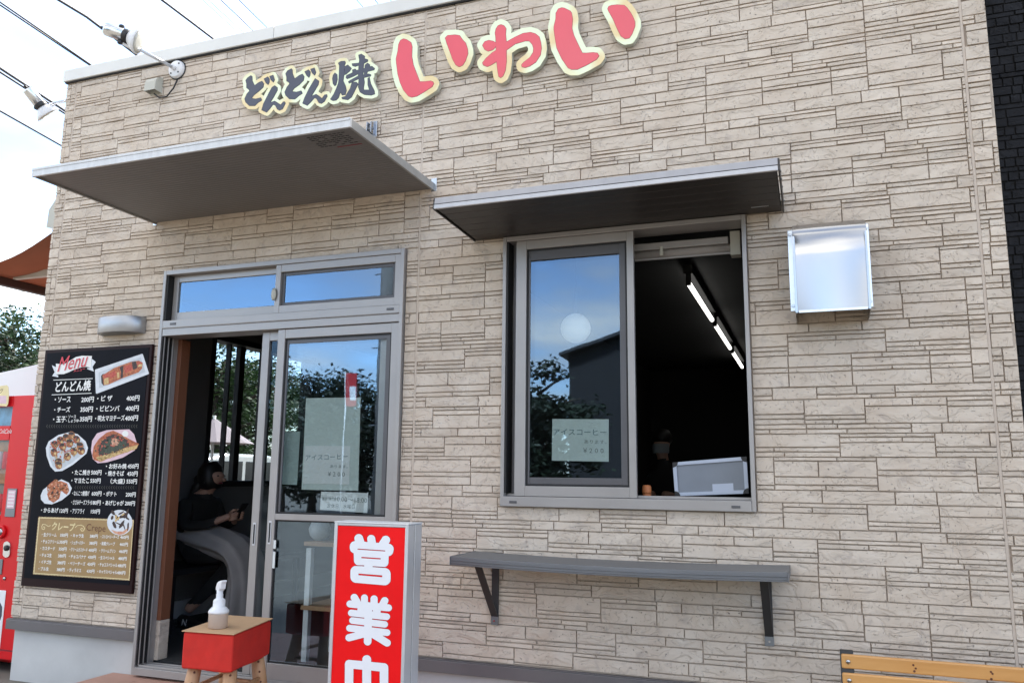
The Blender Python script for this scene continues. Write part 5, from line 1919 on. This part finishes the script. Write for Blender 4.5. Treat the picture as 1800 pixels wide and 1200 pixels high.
# ---- rack seen through the door glass
rk = empty('shelf_rack', (-2.75, .5, .13), 'white steel rack with wooden shelves seen through the door glass', 'rack')
rx0, rx1 = WX(540, 1080, .45), -2.12
for x in (rx0, rx1):
    for y in (.45, .75):
        box('leg', M['worn_white'], rk, x - .018, x + .018, y - .018, y + .018, .129, WZ(540, 962, .45), .002)
for pxy in (958, 1070):
    z = WZ(540, pxy, .45)
    box('shelf', M['log'], rk, rx0 - .03, rx1 + .03, .42, .78, z, z + .025, .002)
vz = WZ(540, 958, .45) + .025
vx = WX(562, 935, .55)
vs = empty('vase', (vx, .55, vz), 'round grey vase on the top shelf behind the door glass', 'vase')
MB().lathe([(.03, 0), (.06, .03), (.07, .07), (.055, .11), (.03, .13), (.034, .15)], (vx, .55, vz), (0, 0, 1), 20).build('vase_body', M['plate_in'], vs, 0, True)
MB().lathe([(.035, .15), (.037, .158), (.03, .16)], (vx, .55, vz), (0, 0, 1), 20).build('rim', M['plate'], vs, 0, True)

# ---- entrance step of terracotta tiles
stp = MB().box(-4.03, -1.2, -1.45, .028, -.06, .0525).build('entrance_step', M['grout'])
tag(stp, kind='structure')
tw_ = .283
nx_, ny_ = 10, 5
tm = None
for i in range(nx_):
    for j in range(ny_):
        x0 = -4.03 + i * tw_
        y0 = -1.45 + j * .2955
        mb = MB().box(x0 + .002, x0 + tw_ - .002, y0 + .002, y0 + .2955 - .002, .045, .06)
        mb.build('tile', M['terracotta'], stp, .0015)

# ---- stool
z0s = .497
card = [P(px, py, 2, z0s) for px, py in ((319.5, 1107.5), (411, 1114), (480, 1087), (403, 1081))]
cn = np.mean(card, 0)
st = empty('stool', (cn[0], cn[1], .06), 'low log stool with a red cloth covered box seat by the door', 'stool')


def shrink(p, k):
    return cn + (p - cn) * k


cs = [shrink(p, .965) for p in card]
nseg = 6
sm_ = MB()
ringz = [(.318, .985), (.330, 1.0), (.42, 1.003), (.478, 1.0), (.4905, .985)]
perim = []
for i in range(4):
    a, b = cs[i], cs[(i + 1) % 4]
    for k in range(nseg):
        perim.append(a + (b - a) * k / nseg)
for zi, (z, k) in enumerate(ringz):
    for pi, p in enumerate(perim):
        q_ = cn + (p - cn) * (k + (.007 * math.sin(pi * 1.7 + zi * 2.3) if 0 < zi < 4 and pi % nseg else 0))
        sm_.v.append(Vector((q_[0], q_[1], z + (.003 * math.sin(pi * 1.1) if zi == 0 else 0))))
n = len(perim)
for i in range(len(ringz) - 1):
    for k in range(n):
        k2 = (k + 1) % n
        sm_.f.append([i * n + k, i * n + k2, (i + 1) * n + k2, (i + 1) * n + k])
sm_.f += [list(range(n))[::-1], [(len(ringz) - 1) * n + k for k in range(n)]]
sm_.mi = [0] * len(sm_.f)
sm_.build('seat', M['red_cloth'], st, .012, False, 3)
for i, p in enumerate(card):
    t_ = shrink(p, .66)
    f_ = shrink(p, .88)
    lg = MB().tube([(t_[0], t_[1], .339), ((t_[0] * .6 + f_[0] * .4), (t_[1] * .6 + f_[1] * .4), .22), (f_[0], f_[1], .061)], [.032, .035, .033], 12)
    lo = lg.build('leg', M['log'], st, 0, True)
    for k in range(3):
        zz = .30 - k * .05
        w_ = (.339 - zz) / .278
        c = np.array(t_) * (1 - w_) + np.array(f_) * w_
        MB().lathe([(.006, 0), (.004, .003)], (c[0] + .022, c[1] - .025, zz), (.66, -.75, 0), 8).build('knot', M['knot'], lo)
for i in range(4):
    a, b = shrink(card[i], .80), shrink(card[(i + 1) % 4], .80)
    MB().tube([(a[0], a[1], .185 + .03 * (i % 2)), (b[0], b[1], .185 + .03 * (i % 2))], .011, 8).build('stretcher', M['log'], st, 0, True)
cd_ = MB()
cz = .4925
bend = [0, 0, .004, .002]
cd_.hexa([Vector((p[0], p[1], cz + bend[i])) for i, p in enumerate(card)] + [Vector((p[0], p[1], cz + .0045 + bend[i])) for i, p in enumerate(card)])
tag(cd_.build('cardboard_sheet', M['card'], None, .0008), 'flat cardboard sheet lying on the red stool seat', 'cardboard')
bx_, by_ = P(382.5, 1103, 2, .4975)[:2]
bt = empty('pump_bottle', (bx_, by_, .4985), 'white foam pump bottle of sanitiser on the cardboard', 'pump bottle')
zc = .4988
sc = .0002
MB().lathe([(.043, 0), (.0465, .004), (.047, .066), (.0468, .070)], (bx_, by_, zc), (0, 0, 1), 28).build('bottle_body', M['bottle'], bt, 0, True)
MB().lathe([(.0485, .0702), (.050, .076), (.0485, .083), (.036, .097), (.0295, .101), (.029, .128), (.0275, .134), (.0195, .139), (.0165, .143), (.017, .160), (.0150, .163), (.0165, .180)], (bx_, by_, zc), (0, 0, 1), 28).build('pump_collar', M['pump'], bt, 0, True)
hdm = MB()
U = Vector((.93, -.36, 0))
Vv = Vector((.36, .93, 0))
prof_ = [(-.019, .178), (-.020, .192), (-.012, .212), (.004, .223), (.034, .230), (.036, .224), (.030, .212), (.027, .186), (.022, .185), (.017, .200), (.016, .178)]
for w_ in (-.014, .014):
    for u_, z_ in prof_:
        hdm.v.append(Vector((bx_, by_, zc)) + U * u_ + Vv * w_ + Vector((0, 0, z_)))
n = len(prof_)
hdm.f = [list(range(n)), list(range(n, 2 * n))[::-1]] + [[i, i + n, (i + 1) % n + n, (i + 1) % n] for i in range(n)]
hdm.mi = [0] * len(hdm.f)
hdm.build('pump_head', M['pump'], bt, .0025)

# ---- slatted bench at the right
YBn = -.35
bn = empty('slatted_bench', (.75, YBn - .2, -.06), 'wooden slatted bench with black metal ends in the lower right corner', 'bench')
xb0 = WX(1479, 1160, YBn)
zt_ = WZ(1500, 1150.5, YBn)
sh_ = .054
for k in range(4):
    z = zt_ - k * (sh_ + .014) - sh_
    y = YBn - k * .012
    sl_ = MB().box(xb0, xb0 + 1.5, y, y + .022, z, z + sh_).build('slat', M['wood'], bn, .006, False, 3)
    for xx in (xb0 + .025, xb0 + 1.475):
        bo = MB().lathe([(.0085, 0), (.0085, .002), (.006, .004)], (xx, y - .0005, z + sh_ / 2), (0, -1, 0), 12)
        bo.build('bolt', M['chrome'], sl_, 0, True)
    for xx in ((xb0 + .26, xb0 + .52, xb0 + .83) if k == 0 else (xb0 + .83, xb0 + 1.1)):
        for dz in (.010, .030, .022):
            MB().lathe([(.0055 - dz * .08, 0), (.004, .0006)], (xx + random.uniform(-.008, .008), y - .0003, z + dz + random.uniform(-.004, .006)), (0, -1, 0), 10).build('knot', M['knot'], sl_)
for xx in (xb0 - .004, xb0 + 1.44):
    e = MB()
    e.hexa([(xx, YBn - .07, .22), (xx + .05, YBn - .07, .22), (xx + .05, YBn - .045, .22), (xx, YBn - .045, .22),
            (xx, YBn + .0225, zt_ + .012), (xx + .05, YBn + .0225, zt_ + .012), (xx + .05, YBn + .045, zt_ + .012), (xx, YBn + .045, zt_ + .012)])
    e.hexa([(xx, YBn - .40, -.06), (xx + .05, YBn - .40, -.06), (xx + .05, YBn - .36, -.06), (xx, YBn - .36, -.06),
            (xx, YBn - .38, .26), (xx + .05, YBn - .38, .26), (xx + .05, YBn - .34, .26), (xx, YBn - .34, .26)])
    e.hexa([(xx, YBn + .02, -.06), (xx + .05, YBn + .02, -.06), (xx + .05, YBn + .06, -.06), (xx, YBn + .06, -.06),
            (xx, YBn - .071, .24), (xx + .05, YBn - .071, .24), (xx + .05, YBn - .03, .24), (xx, YBn - .03, .24)])
    e.box(xx, xx + .05, YBn - .36, YBn - .06, .235, .26)
    e.build('bench_end', M['black_pl'], bn, .003)
for k in range(4):
    y = YBn - .36 + k * .075
    box('seat_slat', M['wood'], bn, xb0, xb0 + 1.5, y, y + .06, .2605, .283, .005)

# ---- red vending machine at the left edge
YV = .15
vm = empty('vending_machine', (-5.5, .5, -.06), 'red drink vending machine at the left edge of the shop', 'vending machine')
vx1 = -4.945
vx0 = vx1 - 1.03
vzt = WZ(30, 695, YV)
vb = MB()
dw = (vx0 + .05, WX(23.5, 700, YV))        # display window
vb.box(vx0, vx1, YV + .09, YV + .75, -.02, vzt - .004)
vb.box(vx0, dw[0], YV, YV + .09, .02, vzt)
vb.box(dw[1], vx1, YV, YV + .09, .02, vzt)
wz1 = WZ(12, 714.5, YV)
wz0 = WZ(6, 905, YV)
vb.box(dw[0], dw[1], YV, YV + .09, wz1, vzt)
vb.box(dw[0], dw[1], YV, YV + .09, .02, wz0)
vb.build('body', M['vend_red'], vm, .006)
for x in (vx0 + .08, vx1 - .12):
    MB().lathe([(.03, 0), (.03, .04)], (x, YV + .15, -.06), (0, 0, 1), 12).build('foot', M['black_pl'], vm)
MB().box(dw[0], dw[1], YV + .085, YV + .0895, wz0, wz1).build('display_back', M['vend_in'], vm)
MB().box(dw[0], dw[1], YV + .008, YV + .012, wz0, wz1).build('display_glass', M['clear'], vm)
za, zb_ = WZ(20, 773, YV), WZ(20, 748, YV)
MB().box(dw[0], dw[1], YV - .002, YV + .006, za, zb_).build('price_strip', M['vend_red'], vm)
MB().box(dw[0], dw[1] - .003, YV + .06, YV + .084, zb_ + .004, wz1 - .003).build('picture_panel', M['sky_print'], vm)
MB().box(dw[0], dw[1] - .003, YV + .06, YV + .084, WZ(15, 850, YV), za - .01).build('picture_panel', M['orange_print'], vm)
t = MB()
put_text(t, 'Cola', (-2, 762), (9, 761), 8, YV - .0025, 0, .3)
put_text(t, 'Cola', (8, 762), (20, 761), 8, YV - .0025, 0, .3)
t.build('lettering', M['wht'], vm)
for r_ in range(2):
    for k in range(8):
        x = dw[1] - .05 - k * .085
        zc_ = (wz0 + .02) if r_ == 0 else (za - .20)
        c = MB().lathe([(.026, 0), (.03, .006), (.03, .11), (.024, .122)], (x, YV + .045, zc_), (0, 0, 1), 14)
        c.build('can', [M['vend_red'], M['car_white'], M['orange_print']][k % 3], vm, 0, True)
cx0_, cx1_ = WX(12, 880, YV), WX(29, 880, YV)
box('coin_panel', M['steel_dark'], vm, cx0_, cx1_, YV - .006, YV - .0005, WZ(20, 908, YV), WZ(20, 858, YV), .003)
box('price_card', M['pink_plate'], vm, cx0_ + .012, cx1_ - .008, YV - .008, YV - .0062, WZ(20, 893, YV), WZ(20, 861, YV), .001)
for k in range(5):
    z = WZ(20, 864 + k * 6, YV)
    box('card_line', M['wht'], vm, cx0_ + .02, cx1_ - .016, YV - .0088, YV - .0081, z - .008, z, 0)
kx, kz = WX(3.5, 934, YV), WZ(3.5, 934, YV)
MB().lathe([(.045, 0), (.045, .014), (.036, .022), (.030, .020), (.028, .006)], (kx, YV - .0005, kz), (0, -1, 0), 20).build('button_ring', M['vend_red'], vm, 0, True)
MB().lathe([(.026, 0), (.020, .012)], (kx, YV - .006, kz), (0, -1, 0), 16).build('button', M['chrome'], vm, 0, True)
kx, kz = WX(13.5, 965, YV), WZ(13.5, 965, YV)
o = glyph([('c', [(13.5, 957), (12.5, 973)], 6)], [0], .3, .08)[0]
MB().prism(tow(o, YV), YV - .008, YV - .0005).build('lock_plate', M['brushed'], vm, .002)
MB().lathe([(.020, 0), (.018, .01), (.008, .012)], (kx, YV - .0085, kz + .01), (0, -1, 0), 14).build('lock', M['black_pl'], vm, 0, True)
kx, kz = WX(8.5, 1016, YV), WZ(8.5, 1016, YV)
MB().lathe([(.013, 0), (.009, .008)], (kx, YV - .0005, kz), (0, -1, 0), 12).build('rivet', M['chrome'], vm, 0, True)
box('bill_slot', M['steel_dark'], vm, WX(-20, 995, YV), WX(5, 995, YV), YV - .006, YV - .0005, WZ(2, 1009, YV), WZ(2, 982, YV), .003)
box('advert', M['worn_white'], vm, vx0 + .06, WX(11, 1040, YV), YV - .004, YV - .0005, WZ(5, 1168, YV), WZ(8, 1037, YV), .002)
dn = [(-14, 1068), (0, 1058), (4, 1066), (3, 1082), (0, 1090), (-14, 1088)]
MB().prism(tow([dn], YV - .0045), YV - .0045, YV - .0045).build('advert_print', M['ink'], vm)
box('kick_groove', M['red_dark'], vm, vx0, vx1, YV - .0008, YV + .0, .075, .085, 0)
cardp = [(0, 680), (12, 676.5), (15, 680), (16, 695), (14.5, 710), (12, 714), (0, 711)]
cc = MB().prism(tow([[(-20, 682)] + cardp[1:-1] + [(-20, 712)]], YV - .02), YV - .022, YV - .02)
co_ = cc.build('shop_card', M['cream_print'])
tag(co_, 'curved beige price card stuck on the top of red vending machine', 'price card')
t = MB()
put_text(t, 'ク', (-2, 692), (5, 690), 8, YV - .0225, .0)
t.build('lettering', M['brown_print'], co_)
MB().prism(tow([[(-20, 696), (11, 695), (11, 709), (-20, 709)]], YV - .0223), YV - .0223, YV - .0223).build('card_picture', M['pink_plate'], co_)
wbq = [P(px, py, 1, .95) for px, py in ((-60, 671), (75, 638))]
zt0, zt1 = wbq[0][2], wbq[1][2]
pb = MB().hexa([(-7.2, .95, -.06), (-5.2, .95, -.06), (-5.2, .99, -.06), (-7.2, .99, -.06), (-7.2, .95, zt0 - .14), (-5.2, .95, 2.28), (-5.2, .99, 2.28), (-7.2, .99, zt0 - .14)])
sl0 = (P(64, 640.5, 1, .95)[2] - P(0, 655, 1, .95)[2]) / (P(64, 640.5, 1, .95)[0] - P(0, 655, 1, .95)[0])
p0 = P(0, 655, 1, .95)
pb = MB()
for x in (-7.4, -5.2):
    pass
za_, zb2 = p0[2] + sl0 * (-7.4 - p0[0]), p0[2] + sl0 * (-5.2 - p0[0])
pb.hexa([(-7.4, .95, -.06), (-5.2, .95, -.06), (-5.2, 1.0, -.06), (-7.4, 1.0, -.06), (-7.4, .95, za_), (-5.2, .95, zb2), (-5.2, 1.0, zb2), (-7.4, 1.0, za_)])
tag(pb.build('white_board', M['worn_white'], None, .004), 'plain white board with a sloping top behind the red vending machine', 'board')

# ---- retractable awning on the left side wall
aw = empty('retractable_awning', (-5.0, 1.2, 2.9), 'brown fabric awning pulled out from the left side wall', 'awning')
ya0, ya1 = .22, 3.4
wz_ = 2.985
fx = -5.95
front_p = P(20, 507, 0, fx)
fz = 2.77
fab = MB()
ns = 8
for i in range(ns + 1):
    t_ = i / ns
    x = -5.13 + (fx + 5.13) * t_
    z = wz_ + (fz - wz_) * t_ - .06 * math.sin(math.pi * t_)
    fab.v += [Vector((x, ya0, z)), Vector((x, ya1, z))]
for i in range(ns):
    fab.f.append([2 * i, 2 * i + 1, 2 * i + 3, 2 * i + 2])
    fab.mi.append(0)
fb_ = fab.build('fabric', M['awning'], aw, 0, True)
so2 = fb_.modifiers.new('s', 'SOLIDIFY')
so2.thickness = .004
# cassette
cs_ = MB()
pr_ = [(-.01, .02), (-.03, .17), (-.10, .235), (-.20, .22), (-.27, .12), (-.275, .0), (-.20, -.02)]
for y in (ya0 - .02, ya1 + .02):
    for dx_, dz_ in pr_:
        cs_.v.append(Vector((XL + dx_ * 1.05, y, wz_ + .035 + dz_)))
n = len(pr_)
cs_.f = [list(range(n)), list(range(n, 2 * n))[::-1]] + [[i, (i + 1) % n, (i + 1) % n + n, i + n] for i in range(n)]
cs_.mi = [0] * len(cs_.f)
cs_.build('cassette', M['beige_pl'], aw, .012, False, 3)
box('cassette_underside', M['awn_dark'], aw, XL - .22, XL - .012, ya0 + .01, ya1, wz_ - .03, wz_ + .012, .004)
box('front_bar', M['awn_dark'], aw, fx - .06, fx, ya0, ya1, fz - .07, fz + .03, .01)
ab = P(40, 483, 1, .55)
MB().hexa([(-5.9, .53, ab[2] - .035), (-4.95, .53, ab[2] - .035), (-4.95, .57, ab[2] - .035), (-5.9, .57, ab[2] - .035),
           (-5.9, .53, ab[2] + .02), (-4.95, .53, ab[2] + .02), (-4.95, .57, ab[2] + .02), (-5.9, .57, ab[2] + .02)]).build('arm', M['beige_pl'], aw, .004)

# ---- black neighbour
YN = .5
nb = empty('neighbour_building', (3.4, 3, -.06), 'black building with small block cladding beyond the right corner', 'building')
nbw = box('wall', M['black_joint'], nb, .97 - .12, 6.0, YN, YN + 5, -.06, 7.5, 0)
bl_ = MB()
rg = random.Random(21)
blocks = []
z = .3
rown = 0
while z < 5.6:
    kind_ = rown % 4
    hh = .026 if kind_ == 3 else .047
    x = .856 + rg.uniform(0, .05)
    while x < 2.2:
        w_ = rg.uniform(.12, .22) if kind_ == 3 else rg.choice([.047, .047, .047, .062, .09])
        blocks.append((x, x + w_, z, z + hh))
        x += w_
    z += hh
    rown += 1


def seen_b(r):
    px, py, d = proj((r[0], YN, (r[2] + r[3]) / 2))
    u0 = proj((XR, 0, (r[2] + r[3]) / 2))[0]
    return 1 if 1728 < px < 1800 and -5 < py < 760 else 0


vis = [r for r in blocks if seen_b(r)]
vis.sort(key=lambda r: -(r[1] - r[0]) * (r[3] - r[2]))
vset = set(vis[:295])
for r in blocks:
    w_, hh = r[1] - r[0] - .005, r[3] - r[2] - .0045
    V, Fc = stone_geo(w_, hh, rg, rg.uniform(-.005, .003), .010, .0006, .001, .003)
    c = ((r[0] + r[1]) / 2, YN - .008, (r[2] + r[3]) / 2)
    if r in vset:
        me = bpy.data.meshes.new('block')
        me.from_pydata(V, [], Fc)
        me.materials.append(M['black_stone'])
        link('block', me, c, nbw)
    else:
        bl_.add([(p[0] + c[0], p[1] + c[1], p[2] + c[2]) for p in V], Fc)
tag(bl_.build('block_cladding', M['black_stone'], nbw), kind='stuff')
box('roof', M['roofing'], nb, .8, 6.1, YN - .05, YN + 5.1, 7.5, 7.62, .01)

# ---- overhead wires
WZH = 6.5
wires = [((108, 0), (241, 99), 2.1, 'thick black twisted cable passing just behind the front spot lamp'),
         ((0, 4), (161, 115), 1.3, 'upper strand of the double cable at the top left of sky'),
         ((0, 9), (161, 117), 1.3, 'lower strand of the double cable at the top left of sky'),
         ((0, 120), (113, 194), 2.0, 'thick upper cable of the bundle left of the shop corner'),
         ((0, 127), (113, 199), 1.6, 'thinner lower cable of the bundle left of the shop corner'),
         ((0, 195), (106, 255), 1.5, 'lowest black cable meeting the shop edge above the canopy'),
         ((280, 0), (375, 70), 1.9, 'thick wavy cable alone above the middle of the roof edge'),
         ((356, 0), (421, 61), .45, 'left one of the two hair thin wires above the roof edge'),
         ((366, 0), (431, 59), .45, 'right one of the two hair thin wires above the roof edge'),
         ((388, 0), (446, 55), .8, 'thin dark wire just right of the two hair thin wires'),
         ((420, 0), (471, 50), .8, 'thin dark wire fifth from right along the roof edge'),
         ((627, 0), (640, 14.5), .7, 'left of the three short wires above the roof letters'),
         ((659, 0), (667, 9), .8, 'middle of the three short wires above the roof letters'),
         ((686, 0), (691, 5), .7, 'right of the three short wires above the roof letters')]
for k, (a, b, r_, lab) in enumerate(wires):
    A, B = P(*a, 2, WZH), P(*b, 2, WZH)
    d = (B - A) / (B[1] - A[1])
    if k > 6:
        d[0] = -.10 if k < 11 else -.05
    pts = []
    for yy in np.linspace(-14, 34, 97):
        wv = .018 * math.sin(yy * 2.6) + .012 * math.sin(yy * 5.1 + 1) if k in (0, 6) else 0
        p = A + d * (yy - A[1])
        pts.append((p[0] + wv, yy, WZH + wv * .6))
    rad = r_ * np.linalg.norm(A - CAM) / F_PX * 1.0
    tag(MB().tube(pts, float(rad), 6, False).build('overhead_wire', M['cable'], None, 0, True), lab, 'wire', 'overhead wires')

# ---- trees
def leaf_cloud(center, rad, nclump, per, size, rg, squash=1.0):
    mb = MB()
    for c in range(nclump):
        u = Vector((rg.gauss(0, 1), rg.gauss(0, 1), rg.gauss(0, 1))).normalized() * rg.random() ** .4
        cc = Vector(center) + Vector((u.x * rad[0], u.y * rad[1], u.z * rad[2]))
        cr = rg.uniform(.16, .34) * rad[0]
        for k in range(int(per * 2.6)):
            p = cc + Vector((rg.gauss(0, .5) * cr, rg.gauss(0, .5) * cr, rg.gauss(0, .32) * cr))
            a = Vector((rg.uniform(-1, 1), rg.uniform(-1, 1), rg.uniform(-.5, .5))).normalized()
            b = a.cross(Vector((rg.uniform(-1, 1), rg.uniform(-1, 1), rg.uniform(.2, 1)))).normalized()
            s = size * .58 * rg.uniform(.6, 1.3)
            v0 = len(mb.v)
            mb.v += [p - a * s, p + b * s * .45, p + a * s, p - b * s * .45]
            mb.f.append([v0, v0 + 1, v0 + 2, v0 + 3])
            mb.mi.append(0)
    return mb


def tree(label, x, y, h, rad, m, seed, nclump=60, per=60, size=.10, group='trees around the shop', zc=.66):
    rg = random.Random(seed)
    t = empty('tree', (x, y, -.06), label, 'tree', group)
    trunk = MB()
    top = h * .85
    trunk.tube([(x, y, -.06), (x + rg.uniform(-.1, .1), y, h * .3), (x + rg.uniform(-.2, .2), y + rg.uniform(-.2, .2), h * .6), (x, y, top)], [h * .032, h * .026, h * .016, .02], 9)
    for k in range(9):
        z = h * rg.uniform(.35, .8)
        a = rg.uniform(0, 6.28)
        L = rad * rg.uniform(.5, .9)
        trunk.tube([(x, y, z), (x + math.cos(a) * L * .5, y + math.sin(a) * L * .5, z + L * .25), (x + math.cos(a) * L, y + math.sin(a) * L, z + L * .4)], [h * .012, h * .008, .012], 6)
    trunk.build('trunk', M['bark'], t, 0, True)
    leaf_cloud((x, y, h * zc), (rad, rad, h * (1 - zc)), nclump, per, size, rg).build('crown', m, t)
    return t


pl = P(28, 600, 1, 11)
tree('loose green tree with gaps behind the vending machine', pl[0], 11, pl[2] + .85, 2.0, M['leaf'], 4, 70, 60, .11, zc=.72)
pl = P(-40, 600, 1, 10)
tree('green tree at the left edge of the picture beyond machine', pl[0], 10, pl[2] + 1.0, 1.7, M['leaf2'], 9, 60, 60, .11, zc=.72)
# seen through the side window
for k, (px, xx, dh, rr, lab) in enumerate(((395, -13, 1.5, 2.2, 'leafy tree seen through the left part of the side window'), (440, -15, 1.9, 2.4, 'leafy tree seen through the right part of the side window'))):
    q_ = P(px, 650, 0, xx)
    tree(lab, q_[0], q_[1], q_[2] + .9, rr, M['leaf' if k == 0 else 'leaf2'], 30 + k, 90, 60, .12, zc=.5)
# behind the viewer, seen only as reflections in the panes
def mirror_pt(px, py, dist):
    p = P(px, py, 1, .006)
    d = ray(px, py)
    d = d / np.linalg.norm(d)
    d[1] *= -1
    return p + d * (dist / abs(d[1]))


for k, (px, py, ds, rr, lab) in enumerate(((505, 668, 17, 2.2, 'tree across the road mirrored at the left of the door glass'), (560, 655, 18, 2.6, 'tree across the road mirrored in the middle of the door glass'),
                                           (640, 690, 20, 2.2, 'lower tree across the road mirrored at the right of the door glass'), (945, 640, 15, 1.5, 'dense tree mirrored in the serving window pane'))):
    q_ = mirror_pt(px, py, ds)
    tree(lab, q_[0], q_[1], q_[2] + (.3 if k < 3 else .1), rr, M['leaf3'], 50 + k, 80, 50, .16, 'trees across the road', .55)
a, b = mirror_pt(985, 617, 24), mirror_pt(1110, 575, 24)
hs = empty('house', (b[0], a[1], -.06), 'dark gabled house across the road mirrored in the serving window', 'house')
ex = b[0] + (b[0] - a[0]) * .35
rz_ = b[2] + (b[2] - a[2]) * .35
x2 = 2 * ex - a[0]
hwl = MB()
hwl.prism([[(a[0] + .25, -.06), (x2 - .25, -.06), (x2 - .25, a[2] - .15), (ex, rz_ - .15), (a[0] + .25, a[2] - .15)]], a[1] - .2, a[1] - 7.2)
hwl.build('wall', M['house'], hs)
for (xa, za2, xb2, zb3) in ((a[0], a[2] - .1, ex, rz_), (ex, rz_, x2, a[2] - .1)):
    MB().hexa([(xa, a[1] + .2, za2 - .12), (xb2, a[1] + .2, zb3 - .12), (xb2, a[1] - 7.5, zb3 - .12), (xa, a[1] - 7.5, za2 - .12),
               (xa, a[1] + .2, za2), (xb2, a[1] + .2, zb3), (xb2, a[1] - 7.5, zb3), (xa, a[1] - 7.5, za2)]).build('roof', M['roofing'], hs)
q_ = mirror_pt(676, 640, 10)
up = empty('utility_pole', (q_[0], q_[1], -.06), 'concrete utility pole across the road mirrored at right of the door', 'utility pole')
MB().tube([(q_[0], q_[1], -.06), (q_[0], q_[1], 8.5)], [.17, .11], 14).build('pole', M['pole'], up, 0, True)
for z in (6.2, 7.0, 7.7):
    box('crossarm', M['steel_dark'], up, q_[0] - .75, q_[0] + .75, q_[1] - .19, q_[1] - .12, z, z + .08, 0)
    for xx in (-.65, -.35, .35, .65):
        MB().lathe([(.03, 0), (.05, .04), (.03, .1)], (q_[0] + xx, q_[1] - .15, z + .08), (0, 0, 1), 8).build('insulator', M['lampwhite'], up, 0, True)
for k in range(14):
    z = 2.2 + k * .38
    sgn = 1 if k % 2 else -1
    MB().tube([(q_[0] + sgn * .12, q_[1], z), (q_[0] + sgn * .30, q_[1], z)], .012, 6).build('step_bolt', M['steel_dark'], up)
q_ = mirror_pt(618, 682, 14)
bnr = empty('banner_flag', (q_[0], q_[1], -.06), 'red and white banner flag by the road mirrored in the door glass', 'banner')
MB().tube([(q_[0] - .17, q_[1], -.06), (q_[0] - .17, q_[1], q_[2] + .42)], .011, 8).build('pole', M['worn_white'], bnr, 0, True)
box('cloth', M['banner'], bnr, q_[0] - .15, q_[0] + .15, q_[1], q_[1] + .004, q_[2] - .45, q_[2] + .38, 0)
box('white_patch', M['worn_white'], bnr, q_[0] - .04, q_[0] + .13, q_[1] + .0045, q_[1] + .006, q_[2] - .3, q_[2] + .05, 0)

# ---- white car and parasol seen through the side window
q_ = P(415, 797, 0, -9.5)
kx, ky, kz = -10.3, q_[1], q_[2]
car = empty('car', (kx, ky, -.06), 'white car parked outside beyond the side window', 'car')
L2 = 2.1
bp_ = [(-L2, .25), (-L2, .75), (-1.5, .92), (-1.0, 1.0), (-.75, kz - .1), (-.2, kz), (.9, kz), (1.5, kz - .08), (2.0, .95), (L2, .8), (L2, .25)]
mb = MB()
for x in (kx - .8, kx + .8):
    for y, z in bp_:
        mb.v.append(Vector((x, ky + y, z)))
n = len(bp_)
mb.f = [list(range(n))[::-1], list(range(n, 2 * n))] + [[i, (i + 1) % n, (i + 1) % n + n, i + n] for i in range(n)]
mb.mi = [0] * len(mb.f)
mb.build('body', M['car_white'], car, .06, False, 3)
for y0, y1 in ((-.7, .2), (.28, 1.05), (1.1, 1.6)):
    box('side_window', M['car_glass'], car, kx + .785, kx + .806, ky + y0, ky + y1, 1.0, kz - .13, .01)
for yy in (-1.35, 1.35):
    for xx in (kx - .78, kx + .6):
        w_ = MB().lathe([(.29, 0), (.31, .03), (.31, .17), (.29, .2)], (xx, ky + yy, .25), (1, 0, 0), 24).build('wheel', M['tyre'], car, 0, True)
        MB().lathe([(.19, -.004), (.17, .206), (.05, .208)], (xx, ky + yy, .25), (1, 0, 0), 18).build('rim', M['alu_light'], w_, 0, True)
q_ = P(376, 750, 0, -7.6)
pa = empty('parasol', (q_[0], q_[1], -.06), 'white patio parasol outside beyond the side window', 'parasol')
cn_ = MB()
for k in range(8):
    a, b = 2 * math.pi * k / 8, 2 * math.pi * (k + 1) / 8
    v0 = len(cn_.v)
    cn_.v += [Vector((q_[0], q_[1], q_[2] + .12)), Vector((q_[0] + 0.55 * math.cos(a), q_[1] + 0.55 * math.sin(a), q_[2] - .22)), Vector((q_[0] + 0.55 * math.cos(b), q_[1] + 0.55 * math.sin(b), q_[2] - .22))]
    cn_.f.append([v0, v0 + 1, v0 + 2])
    cn_.mi.append(0)
cn_.build('canopy', M['parasol'], pa)
MB().tube([(q_[0], q_[1], -.06), (q_[0], q_[1], q_[2] + .15)], .02, 8).build('pole', M['worn_white'], pa, 0, True)
